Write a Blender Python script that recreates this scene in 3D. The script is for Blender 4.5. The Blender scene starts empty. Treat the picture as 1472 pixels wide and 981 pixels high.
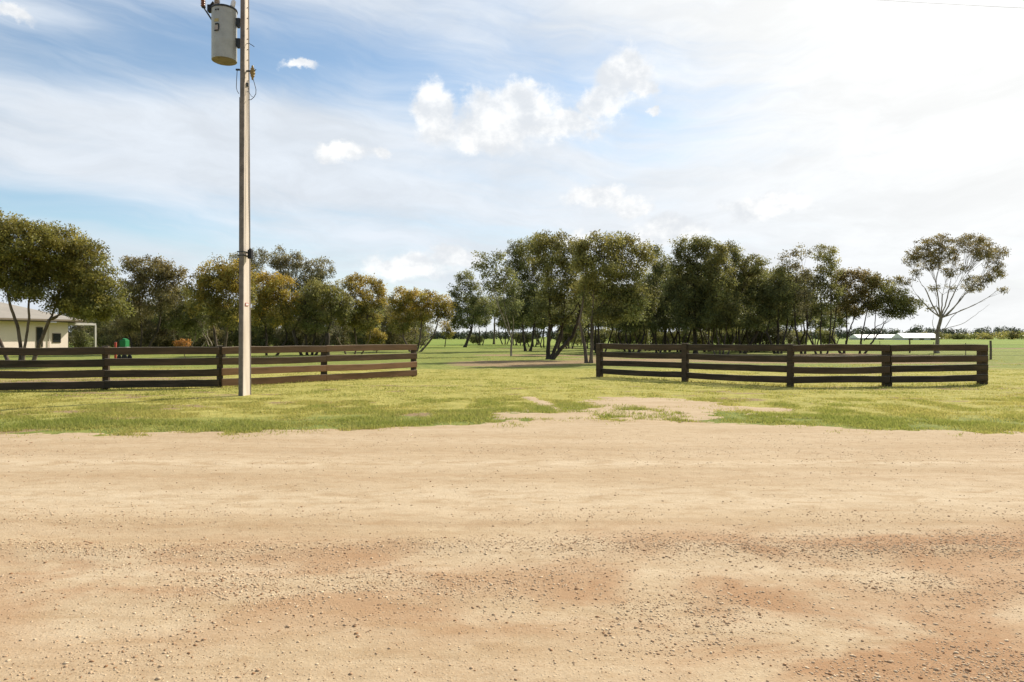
import bpy, bmesh, math, random
import numpy as np
from mathutils import Vector, Matrix

random.seed(7)
RNG = np.random.default_rng(11)
scene = bpy.context.scene
COL = scene.collection
R = math.radians

# ------------------------------------------------------------------ survey of the place
F, CX, HY, EYE = 980.0, 736.0, 484.0, 1.6          # focal length (px), optical axis, horizon row, eye height


def at(px, py, d):
    """the point seen at photo pixel (px,py) that stands d metres down the view axis"""
    return Vector(((px - CX) / F * d, d, EYE - (py - HY) / F * d))


def gx(px, d):
    return (px - CX) / F * d


SUN_AZ, SUN_EL = R(45), R(40)
SUN_DIR = Vector((math.sin(SUN_AZ) * math.cos(SUN_EL), math.cos(SUN_AZ) * math.cos(SUN_EL), math.sin(SUN_EL)))

# ------------------------------------------------------------------ noise in numpy
def _hash(ix, iy, seed):
    h = (ix.astype(np.int64) * 374761393 + iy.astype(np.int64) * 668265263 + seed * 974711) & 0x7fffffff
    h = ((h ^ (h >> 13)) * 1274126177) & 0x7fffffff
    h = h ^ (h >> 16)
    return (h & 0xffff) / 65535.0


def vnoise(x, y, seed=0):
    x = np.asarray(x, float); y = np.asarray(y, float)
    ix = np.floor(x); iy = np.floor(y)
    fx = x - ix; fy = y - iy
    fx = fx * fx * (3 - 2 * fx); fy = fy * fy * (3 - 2 * fy)
    a = _hash(ix, iy, seed); b = _hash(ix + 1, iy, seed)
    c = _hash(ix, iy + 1, seed); d = _hash(ix + 1, iy + 1, seed)
    return (a * (1 - fx) + b * fx) * (1 - fy) + (c * (1 - fx) + d * fx) * fy


def fbm(x, y, seed=0, oct=4):
    s = 0; a = 0.5; t = 0
    for i in range(oct):
        s = s + a * vnoise(x * 2 ** i, y * 2 ** i, seed + i * 17); t += a; a *= 0.5
    return s / t


def sstep(a, b, x):
    t = np.clip((x - a) / (b - a), 0, 1)
    return t * t * (3 - 2 * t)

# ------------------------------------------------------------------ object helpers
def tag(o, label=None, cat=None, group=None, kind=None):
    if label: o['label'] = label
    if cat: o['category'] = cat
    if group: o['group'] = group
    if kind: o['kind'] = kind
    return o


def empty(name, loc=(0, 0, 0), rz=0.0):
    o = bpy.data.objects.new(name, None)
    o.empty_display_size = 0.3
    o.location = loc; o.rotation_euler = (0, 0, rz)
    COL.objects.link(o)
    return o


def mesh_np(name, verts, faces, mat, parent=None, smooth=False, attrs=None):
    """verts (n,3); faces (m,k) all of the same size"""
    verts = np.asarray(verts, np.float32); faces = np.asarray(faces, np.int32)
    me = bpy.data.meshes.new(name)
    n, (m, k) = len(verts), faces.shape
    me.vertices.add(n); me.vertices.foreach_set('co', verts.ravel())
    me.loops.add(m * k); me.loops.foreach_set('vertex_index', faces.ravel())
    me.polygons.add(m)
    me.polygons.foreach_set('loop_start', np.arange(0, m * k, k, dtype=np.int32))
    if smooth:
        me.polygons.foreach_set('use_smooth', np.ones(m, bool))
    for an, (dom, val) in (attrs or {}).items():
        a = me.attributes.new(an, 'FLOAT', dom)
        a.data.foreach_set('value', np.asarray(val, np.float32))
    me.update(calc_edges=True)
    if mat: me.materials.append(mat)
    o = bpy.data.objects.new(name, me); COL.objects.link(o)
    if parent: o.parent = parent
    return o


class MB:
    """collects shapes, links them as one mesh object"""
    def __init__(self):
        self.bm = bmesh.new()

    def box(self, c, s, rot=None, bevel=0.0, mat_index=0):
        r = bmesh.ops.create_cube(self.bm, size=1.0)
        vs = r['verts']
        bmesh.ops.scale(self.bm, vec=Vector(s), verts=vs)
        if bevel > 0:
            es = list({e for v in vs for e in v.link_edges})
            rb = bmesh.ops.bevel(self.bm, geom=es, offset=bevel, segments=2, profile=0.6, affect='EDGES')
            vs = list({v for f in rb['faces'] for v in f.verts} | {v for v in vs if v.is_valid})
        m = Matrix.Translation(Vector(c))
        if rot is not None: m = m @ rot.to_4x4()
        bmesh.ops.transform(self.bm, matrix=m, verts=vs)
        return vs

    def tube(self, pts, radii, n=8, cap=True):
        pts = [Vector(p) for p in pts]
        if not hasattr(radii, '__len__'): radii = [radii] * len(pts)
        rings = []
        up = None
        for i, p in enumerate(pts):
            t = (pts[min(i + 1, len(pts) - 1)] - pts[max(i - 1, 0)]).normalized()
            if up is None:
                up = Vector((0, 0, 1)) if abs(t.z) < 0.9 else Vector((1, 0, 0))
            a = t.cross(up)
            if a.length < 1e-5: a = t.cross(Vector((0, 1, 0)))
            a.normalize(); b = t.cross(a).normalized(); up = -b if False else b.cross(t) * 0 + (a.cross(t))
            ring = [self.bm.verts.new(p + (a * math.cos(q) + b * math.sin(q)) * radii[i])
                    for q in [2 * math.pi * k / n for k in range(n)]]
            rings.append(ring)
        for r0, r1 in zip(rings, rings[1:]):
            for k in range(n):
                self.bm.faces.new((r0[k], r0[(k + 1) % n], r1[(k + 1) % n], r1[k]))
        if cap:
            self.bm.faces.new(rings[0][::-1]); self.bm.faces.new(rings[-1])
        return [v for r in rings for v in r]

    def lathe(self, prof, c=(0, 0, 0), n=24, rot=None):
        m = Matrix.Translation(Vector(c))
        if rot is not None: m = m @ rot.to_4x4()
        rings = []
        for r, z in prof:
            rings.append([self.bm.verts.new(m @ Vector((r * math.cos(2 * math.pi * k / n), r * math.sin(2 * math.pi * k / n), z))) for k in range(n)])
        for r0, r1 in zip(rings, rings[1:]):
            for k in range(n):
                self.bm.faces.new((r0[k], r0[(k + 1) % n], r1[(k + 1) % n], r1[k]))
        self.bm.faces.new(rings[0][::-1]); self.bm.faces.new(rings[-1])

    def poly(self, pts):
        return self.bm.faces.new([self.bm.verts.new(Vector(p)) for p in pts])

    def build(self, name, mat, parent=None, smooth=False):
        bmesh.ops.recalc_face_normals(self.bm, faces=self.bm.faces)
        me = bpy.data.meshes.new(name)
        self.bm.to_mesh(me); self.bm.free()
        if smooth:
            for p in me.polygons: p.use_smooth = True
            me.set_sharp_from_angle(angle=R(40))
        me.materials.append(mat)
        o = bpy.data.objects.new(name, me); COL.objects.link(o)
        if parent: o.parent = parent
        return o

# ------------------------------------------------------------------ shader expression helper
class NT:
    def __init__(self, tree):
        self.t = tree; self.n = tree.nodes; self.l = tree.links
        self.n.clear()

    def node(self, typ, ins=None, **props):
        nd = self.n.new(typ)
        for k, v in props.items(): setattr(nd, k, v)
        for k, v in (ins or {}).items(): self.set(nd.inputs[k], v)
        return nd

    def set(self, sock, v):
        if isinstance(v, X): self.l.new(v.s, sock)
        elif isinstance(v, bpy.types.NodeSocket): self.l.new(v, sock)
        else:
            if sock.type == 'RGBA' and hasattr(v, '__len__') and len(v) == 3: v = (*v, 1)
            sock.default_value = v

    def math(self, op, *a, clamp=False):
        nd = self.n.new('ShaderNodeMath'); nd.operation = op; nd.use_clamp = clamp
        for i, v in enumerate(a): self.set(nd.inputs[i], v)
        return X(self, nd.outputs[0])

    def mix(self, f, a, b, mode='MIX'):
        nd = self.n.new('ShaderNodeMix'); nd.data_type = 'RGBA'; nd.blend_type = mode
        self.set(nd.inputs[0], f); self.set(nd.inputs[6], a); self.set(nd.inputs[7], b)
        return X(self, nd.outputs[2])

    def smooth(self, v, a, b, lo=0.0, hi=1.0):
        nd = self.n.new('ShaderNodeMapRange'); nd.interpolation_type = 'SMOOTHSTEP'
        self.set(nd.inputs[0], v); nd.inputs[1].default_value = a; nd.inputs[2].default_value = b
        nd.inputs[3].default_value = lo; nd.inputs[4].default_value = hi
        return X(self, nd.outputs[0])

    def noise(self, vec, scale=1.0, detail=4.0, rough=0.55, dist=0.0):
        nd = self.n.new('ShaderNodeTexNoise')
        self.set(nd.inputs['Vector'], vec)
        nd.inputs['Scale'].default_value = scale; nd.inputs['Detail'].default_value = detail
        nd.inputs['Roughness'].default_value = rough; nd.inputs['Distortion'].default_value = dist
        return X(self, nd.outputs[0])

    def voro(self, vec, scale=1.0, feature='F1', out=0, rand=1.0):
        nd = self.n.new('ShaderNodeTexVoronoi'); nd.feature = feature
        self.set(nd.inputs['Vector'], vec); nd.inputs['Scale'].default_value = scale
        nd.inputs['Randomness'].default_value = rand
        return X(self, nd.outputs[out])

    def vec(self, x, y, z):
        nd = self.n.new('ShaderNodeCombineXYZ')
        for i, v in enumerate((x, y, z)): self.set(nd.inputs[i], v)
        return X(self, nd.outputs[0])

    def attr(self, name):
        nd = self.n.new('ShaderNodeAttribute'); nd.attribute_name = name
        return X(self, nd.outputs['Fac'])

    def coord(self, out='Object'):
        nd = self.n.new('ShaderNodeTexCoord')
        return X(self, nd.outputs[out])

    def mapping(self, vec, scale=(1, 1, 1), rot=(0, 0, 0)):
        nd = self.n.new('ShaderNodeMapping')
        self.set(nd.inputs['Vector'], vec); nd.inputs['Scale'].default_value = scale; nd.inputs['Rotation'].default_value = rot
        return X(self, nd.outputs[0])

    def sep(self, vec):
        nd = self.n.new('ShaderNodeSeparateXYZ'); self.set(nd.inputs[0], vec)
        return [X(self, nd.outputs[i]) for i in range(3)]

    def bump(self, h, strength=0.5, dist=0.02):
        nd = self.n.new('ShaderNodeBump'); nd.inputs['Strength'].default_value = strength
        nd.inputs['Distance'].default_value = dist; self.set(nd.inputs['Height'], h)
        return X(self, nd.outputs[0])

    def out(self, shader):
        o = self.n.new('ShaderNodeOutputMaterial'); self.l.new(shader, o.inputs['Surface'])


class X:
    def __init__(self, nt, s): self.nt = nt; self.s = s
    def __add__(s, o): return s.nt.math('ADD', s, o)
    __radd__ = __add__
    def __sub__(s, o): return s.nt.math('SUBTRACT', s, o)
    def __rsub__(s, o): return s.nt.math('SUBTRACT', o, s)
    def __mul__(s, o): return s.nt.math('MULTIPLY', s, o)
    __rmul__ = __mul__
    def __truediv__(s, o): return s.nt.math('DIVIDE', s, o)
    def clamp(s): return s.nt.math('ADD', s, 0.0, clamp=True)


def material(name, fn):
    m = bpy.data.materials.new(name); m.use_nodes = True
    nt = NT(m.node_tree); fn(nt)
    return m


def pbsdf(nt, color, rough=0.9, normal=None, metal=0.0, spec=0.3):
    ins = {'Base Color': color, 'Roughness': rough, 'Metallic': metal, 'Specular IOR Level': spec}
    nd = nt.node('ShaderNodeBsdfPrincipled', ins)
    if normal is not None: nt.set(nd.inputs['Normal'], normal)
    return nd.outputs[0]


def simple(name, col, rough=0.7, var=0.25, scale=6.0, metal=0.0, bump=0.15, bdist=0.004, spec=0.3):
    """a plain colour broken up by grime and a little relief"""
    def fn(nt):
        c = nt.coord()
        n1 = nt.noise(c, scale, 6, 0.6); n2 = nt.noise(c, scale * 9, 4, 0.6)
        d = tuple(x * (1 - var) for x in col); l = tuple(min(1, x * (1 + var)) for x in col)
        k = (n1 * 0.7 + n2 * 0.3)
        colr = nt.mix(nt.smooth(k, 0.3, 0.7), d, l)
        nt.out(pbsdf(nt, colr, rough, nt.bump(n2, bump, bdist), metal, spec))
    return material(name, fn)


def leaf_material(name, base, alt, gold, transl=0.5, vbright=0.9):
    """leaf colour: mixes two greens per leaf; tip colour paints new growth and warm sunlit crown tops"""
    def fn(nt):
        t = nt.attr('tint'); g = nt.attr('tip')
        c = nt.mix(t, base, alt)
        c = nt.mix(g, c, gold)
        hs = nt.node('ShaderNodeHueSaturation', {'Color': c, 'Value': nt.smooth(nt.attr('lum'), 0, 1, 0.65, 1.9)})
        c = hs.outputs['Color']
        d = nt.node('ShaderNodeBsdfPrincipled', {'Base Color': c, 'Roughness': 0.55, 'Specular IOR Level': 0.35})
        tl = nt.node('ShaderNodeBsdfTranslucent', {'Color': c})
        mx = nt.node('ShaderNodeMixShader', {0: transl, 1: d.outputs[0], 2: tl.outputs[0]})
        nt.out(mx.outputs[0])
    return material(name, fn)


M = {}

def road_shader(nt):
    c = nt.coord()
    x, y, z = nt.sep(c)
    streak = nt.noise(nt.mapping(c, (0.22, 1.5, 1)), 1.0, 6, 0.6, 0.6)
    streak2 = nt.noise(nt.mapping(c, (0.5, 7.5, 1)), 1.0, 4, 0.6, 0.2)
    patch = nt.noise(nt.mapping(c, (0.55, 0.95, 1)), 1.1, 5, 0.6, 0.5)
    fine = nt.noise(c, 34, 6, 0.7)
    grain = nt.voro(c, 95)
    peb = nt.voro(c, 42)
    col = nt.mix(nt.smooth(streak, 0.32, 0.68), (0.405, 0.295, 0.175), (0.475, 0.365, 0.235))
    col = nt.mix(nt.smooth(streak2, 0.42, 0.8) * 0.45, col, (0.53, 0.41, 0.265))
    mott = nt.noise(nt.mapping(c, (2.2, 5.0, 1)), 1.0, 6, 0.65, 0.6)
    mott2 = nt.noise(nt.mapping(c, (6.0, 9.0, 1)), 1.0, 6, 0.7, 0.5)
    col = nt.mix(nt.smooth(mott, 0.48, 0.75) * 0.5, col, (0.33, 0.215, 0.11))
    col = nt.mix(nt.smooth(mott2, 0.48, 0.72) * 0.42, col, (0.32, 0.21, 0.115))
    col = nt.mix(nt.smooth(mott2, 0.48, 0.3) * 0.3, col, (0.56, 0.45, 0.30))
    line = nt.noise(nt.mapping(c, (0.6, 16, 1)), 1.0, 4, 0.6, 0.3)
    col = nt.mix(nt.smooth(line, 0.55, 0.75) * 0.3, col, (0.34, 0.225, 0.115))
    wob = (nt.noise(nt.vec(x * 0.25, 0.0, 2.0), 1.0, 3) - 0.5) * 0.7
    pale = None
    for yc, wd, am in ((8.55, 0.22, 0.75), (6.75, 0.5, 0.6), (4.62, 0.16, 0.5), (3.75, 0.25, 0.4)):
        q = nt.math('POWER', (y + wob - yc) * (1 / wd), 2.0)
        g = nt.math('EXPONENT', q * -1.0) * am
        pale = g if pale is None else pale + g
    col = nt.mix((pale * nt.smooth(mott, 0.62, 0.38)).clamp() * 0.85, col, (0.575, 0.47, 0.325))
    tan = None
    for yc, wd, am in ((7.75, 0.28, 0.6), (5.78, 0.12, 0.8), (9.6, 0.8, 0.3)):
        q = nt.math('POWER', (y + wob - yc) * (1 / wd), 2.0)
        g = nt.math('EXPONENT', q * -1.0) * am
        tan = g if tan is None else tan + g
    col = nt.mix((tan * nt.smooth(mott, 0.3, 0.6)).clamp() * 0.6, col, (0.34, 0.22, 0.115))
    grain2 = nt.noise(c, 75, 3, 0.7)
    col = nt.mix(nt.smooth(grain2, 0.5, 0.75) * 0.3, col, (0.27, 0.175, 0.095))
    col = nt.mix(nt.smooth(grain2, 0.5, 0.28) * 0.22, col, (0.64, 0.53, 0.37))
    red = nt.attr('red')
    col = nt.mix((red * nt.smooth(patch, 0.40, 0.60)).clamp() * 0.92, col, (0.34, 0.195, 0.10))
    col = nt.mix(nt.smooth(fine, 0.45, 0.8) * 0.35, col, (0.30, 0.18, 0.08))
    speck = nt.smooth(nt.voro(c, 60, out=0), 0.10, 0.2, 1, 0) * nt.smooth(nt.noise(c, 3.0, 3), 0.45, 0.7)
    col = nt.mix(speck * 0.55, col, (0.17, 0.10, 0.05))
    for sc, amt, dk in ((38, 0.5, (0.24, 0.14, 0.07)), (70, 0.45, (0.25, 0.15, 0.08)), (52, 0.4, (0.66, 0.54, 0.38))):
        vd = nt.voro(nt.mapping(c, (1, 1, 1), (0, 0, sc * 0.1)), sc)
        msk = nt.smooth(nt.noise(nt.mapping(c, (1.3, 2.4, 1), (0, 0, sc * 0.01)), 1.0, 4, 0.65), 0.42, 0.66)
        col = nt.mix(nt.smooth(vd, 0.12, 0.3, 1, 0) * msk * amt, col, dk)
    h = fine * 0.5 + nt.noise(c, 9, 5, 0.6) * 0.6 + nt.smooth(peb, 0.0, 0.35, 1, 0) * 0.3
    nt.out(pbsdf(nt, col, 0.95, nt.bump(h, 0.55, 0.02), 0, 0.15))


def ground_shader(nt):
    c = nt.coord()
    x, y, z = nt.sep(c)
    soil = nt.attr('soil'); lush = nt.attr('lush')
    n1 = nt.noise(nt.mapping(c, (0.35, 0.8, 1)), 0.6, 6, 0.6)
    n2 = nt.noise(c, 2.3, 6, 0.65)
    n3 = nt.noise(c, 16, 5, 0.7)
    dry = nt.mix(nt.smooth(n2, 0.3, 0.7), (0.285, 0.265, 0.062), (0.43, 0.375, 0.11))
    grn = nt.mix(nt.smooth(n2, 0.3, 0.7), (0.14, 0.175, 0.038), (0.25, 0.26, 0.065))
    g = nt.mix(nt.smooth(lush + (n1 - 0.5) * 0.9, 0.2, 0.8), dry, grn)
    far = nt.smooth(y, 72, 110)
    field = nt.mix(nt.smooth(nt.noise(nt.mapping(c, (0.02, 0.06, 1)), 1, 4), 0.35, 0.7), (0.15, 0.215, 0.035), (0.26, 0.29, 0.06))
    g = nt.mix(far, g, field)
    earth = nt.mix(nt.smooth(n3, 0.3, 0.7), (0.20, 0.135, 0.072), (0.37, 0.265, 0.145))
    col = nt.mix(nt.smooth(soil + (n2 - 0.5) * 0.5 + (n3 - 0.5) * 0.35, 0.38, 0.62), g, earth)
    col = nt.mix(nt.smooth(n3, 0.5, 0.85) * 0.25, col, (0.17, 0.15, 0.05))
    nt.out(pbsdf(nt, col, 0.95, nt.bump(n3 + n2, 0.8, 0.05), 0, 0.1))


def grass_shader(nt):
    t = nt.attr('tint'); d = nt.attr('dry')
    c = nt.mix(t, (0.225, 0.268, 0.050), (0.36, 0.36, 0.085))
    c = nt.mix(d, c, (0.50, 0.43, 0.13))
    b = nt.node('ShaderNodeBsdfPrincipled', {'Base Color': c, 'Roughness': 0.6, 'Specular IOR Level': 0.25})
    tl = nt.node('ShaderNodeBsdfTranslucent', {'Color': c})
    mx = nt.node('ShaderNodeMixShader', {0: 0.55, 1: b.outputs[0], 2: tl.outputs[0]})
    nt.out(mx.outputs[0])


def wood_shader(nt):
    c = nt.coord()
    lay = nt.attr('lum')
    g = nt.noise(nt.mapping(c, (1.2, 22, 22)), 1.0, 6, 0.65, 0.6)
    b = nt.noise(nt.mapping(c, (0.9, 2, 5)), 1.0, 4, 0.6)
    info = nt.node('ShaderNodeObjectInfo')
    rnd = X(nt, info.outputs['Random'])
    col = nt.mix(nt.smooth(g, 0.3, 0.7), (0.028, 0.022, 0.013), (0.070, 0.054, 0.034))
    col = nt.mix(nt.smooth(b, 0.45, 0.75) * 0.6, col, (0.125, 0.082, 0.052))
    col = nt.mix(nt.smooth(rnd, 0.35, 1.0) * 0.3, col, (0.12, 0.078, 0.05))
    col = nt.mix(nt.attr('ruddy') * nt.smooth(b, 0.25, 0.6, 0.45, 1.0), col, (0.32, 0.175, 0.095))  # redder, lighter brown per rail, strongest on the left fence's angled bays
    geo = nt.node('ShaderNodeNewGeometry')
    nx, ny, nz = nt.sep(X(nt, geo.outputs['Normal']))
    lit_top = nt.smooth(nz, 0.5, 0.95) * nt.smooth(g, 0.2, 0.6)
    col = nt.mix(lit_top * 0.7, col, (0.48, 0.41, 0.32))  # weathered upward faces, brightened in colour to look sunlit
    nt.out(pbsdf(nt, col, 0.85, nt.bump(g, 0.6, 0.01), 0, 0.2))


def bark_shader(a, b):
    def fn(nt):
        c = nt.coord()
        g = nt.noise(nt.mapping(c, (7, 7, 1.3)), 1.0, 6, 0.65, 0.5)
        p = nt.noise(nt.mapping(c, (1.5, 1.5, 0.6)), 1.0, 4, 0.6)
        col = nt.mix(nt.smooth(g * 0.6 + p * 0.4, 0.35, 0.65), a, b)
        nt.out(pbsdf(nt, col, 0.9, nt.bump(g, 0.7, 0.03), 0, 0.15))
    return fn


def stone_shader(nt):
    t = nt.attr('tint')
    c = nt.mix(t, (0.29, 0.155, 0.075), (0.68, 0.53, 0.35))
    nt.out(pbsdf(nt, c, 0.9, None, 0, 0.2))


def concrete_shader(nt):
    c = nt.coord()
    n = nt.noise(nt.mapping(c, (4, 4, 0.8)), 1.0, 6, 0.6); f = nt.noise(c, 60, 4, 0.6)
    col = nt.mix(nt.smooth(n, 0.3, 0.7), (0.62, 0.53, 0.44), (0.75, 0.66, 0.57))
    col = nt.mix(nt.smooth(f, 0.55, 0.8) * 0.35, col, (0.42, 0.35, 0.27))
    st = nt.noise(nt.mapping(c, (22, 22, 0.5)), 1.0, 4, 0.6)
    col = nt.mix(nt.smooth(st, 0.5, 0.75) * 0.4, col, (0.40, 0.33, 0.26))
    nt.out(pbsdf(nt, col, 0.85, nt.bump(f, 0.3, 0.004), 0, 0.2))


M['road'] = material('dirt_road', road_shader)
M['ground'] = material('grassy_ground', ground_shader)
M['grass'] = material('grass_blades', grass_shader)
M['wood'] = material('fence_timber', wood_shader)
M['stone'] = material('gravel_stone', stone_shader)
M['concrete'] = material('pole_concrete', concrete_shader)
M['bark_dark'] = material('bark_dark', bark_shader((0.03, 0.024, 0.018), (0.10, 0.078, 0.06)))
M['bark_pale'] = material('bark_pale', bark_shader((0.16, 0.12, 0.085), (0.40, 0.34, 0.27)))
M['bark_mid'] = material('bark_mid', bark_shader((0.06, 0.045, 0.033), (0.22, 0.17, 0.125)))
M['steel'] = simple('pole_steel', (0.20, 0.17, 0.145), 0.7, 0.3, 5, 0.1)
M['tank'] = simple('tank_paint', (0.36, 0.375, 0.355), 0.45, 0.12, 4, 0.1)
M['dark_metal'] = simple('dark_metal', (0.045, 0.05, 0.05), 0.5, 0.3, 8, 0.3)
M['black'] = simple('black_plastic', (0.015, 0.015, 0.016), 0.5, 0.2, 8)
M['cable'] = simple('cable_sheath', (0.05, 0.045, 0.04), 0.6, 0.2, 8)
M['brown_porcelain'] = simple('brown_porcelain', (0.20, 0.075, 0.028), 0.3, 0.2, 8, spec=0.5)
M['grey_porcelain'] = simple('grey_porcelain', (0.36, 0.31, 0.26), 0.3, 0.15, 8, spec=0.5)
M['white_porcelain'] = simple('white_porcelain', (0.75, 0.74, 0.72), 0.3, 0.08, 8, spec=0.5)
M['brass'] = simple('brass_fitting', (0.26, 0.19, 0.08), 0.45, 0.25, 8, 0.6)
M['yellow'] = simple('faded_yellow', (0.42, 0.36, 0.16), 0.6, 0.15, 8)
M['red'] = simple('red_paint', (0.45, 0.07, 0.045), 0.6, 0.15, 8)
M['white'] = simple('white_paint', (0.76, 0.75, 0.71), 0.6, 0.06, 3)
M['off_white'] = simple('off_white_paint', (0.5, 0.47, 0.42), 0.7, 0.12, 3)
M['cream'] = simple('cream_wall', (0.82, 0.70, 0.60), 0.85, 0.05, 1.2)
M['roof'] = simple('roof_metal', (0.30, 0.265, 0.215), 0.55, 0.1, 0.8)
M['fascia'] = simple('fascia_brown', (0.20, 0.155, 0.11), 0.6, 0.1, 2)
M['glass'] = simple('window_glass', (0.02, 0.022, 0.024), 0.12, 0.2, 2, spec=0.6, bump=0.0)
M['green'] = simple('green_plastic', (0.015, 0.17, 0.05), 0.5, 0.15, 5)
M['grey_wall'] = simple('grey_wall', (0.55, 0.53, 0.49), 0.8, 0.1, 1)
M['post'] = simple('old_post', (0.14, 0.11, 0.085), 0.9, 0.35, 10)
M['wire'] = simple('fence_wire', (0.30, 0.29, 0.27), 0.5, 0.1, 8, 0.6)

L_OLIVE = leaf_material('leaf_olive', (0.094, 0.112, 0.036), (0.175, 0.176, 0.056), (0.29, 0.23, 0.06))
L_GOLD = leaf_material('leaf_gold', (0.095, 0.108, 0.028), (0.172, 0.165, 0.042), (0.42, 0.29, 0.048))
L_BROWN = leaf_material('leaf_brown', (0.100, 0.098, 0.038), (0.168, 0.148, 0.056), (0.27, 0.19, 0.06))
L_DARK = leaf_material('leaf_dark', (0.086, 0.106, 0.037), (0.160, 0.168, 0.061), (0.27, 0.23, 0.067))
L_GREY = leaf_material('leaf_grey', (0.100, 0.105, 0.056), (0.185, 0.175, 0.090), (0.28, 0.21, 0.075))
L_ORANGE = leaf_material('leaf_orange', (0.22, 0.10, 0.025), (0.34, 0.17, 0.04), (0.42, 0.2, 0.05))
L_FAR = leaf_material('leaf_far', (0.034, 0.044, 0.026), (0.060, 0.070, 0.038), (0.10, 0.105, 0.05), 0.12)
LEAF = dict(olive=L_OLIVE, gold=L_GOLD, brown=L_BROWN, dark=L_DARK, grey=L_GREY, orange=L_ORANGE, far=L_FAR)
BARK = dict(dark=M['bark_dark'], pale=M['bark_pale'], mid=M['bark_mid'])

# ------------------------------------------------------------------ camera, sun, sky
cam = bpy.data.cameras.new('camera'); co = bpy.data.objects.new('camera', cam); COL.objects.link(co)
co.location = (0, 0, EYE); co.rotation_euler = (R(90), 0, 0)
cam.sensor_width = 36; cam.lens = 36 * F / 1472
cam.shift_y = -(490.5 - HY) / 1472
cam.clip_start = 0.05; cam.clip_end = 12000
scene.camera = co

sun = bpy.data.lights.new('sun', 'SUN'); so = bpy.data.objects.new('sun', sun); COL.objects.link(so)
sun.energy = 5.0; sun.angle = R(0.6); sun.color = (1.0, 0.93, 0.82)
so.location = SUN_DIR * 60
so.rotation_euler = SUN_DIR.to_track_quat('Z', 'Y').to_euler()

world = bpy.data.worlds.new('World'); scene.world = world; world.use_nodes = True
world.cycles.sampling_method = 'MANUAL'; world.cycles.sample_map_resolution = 512


def azel(px, py):
    dx = (px - CX) / F; dz = (HY - py) / F
    return math.atan(dx), math.atan2(dz, math.sqrt(1 + dx * dx))


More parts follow.
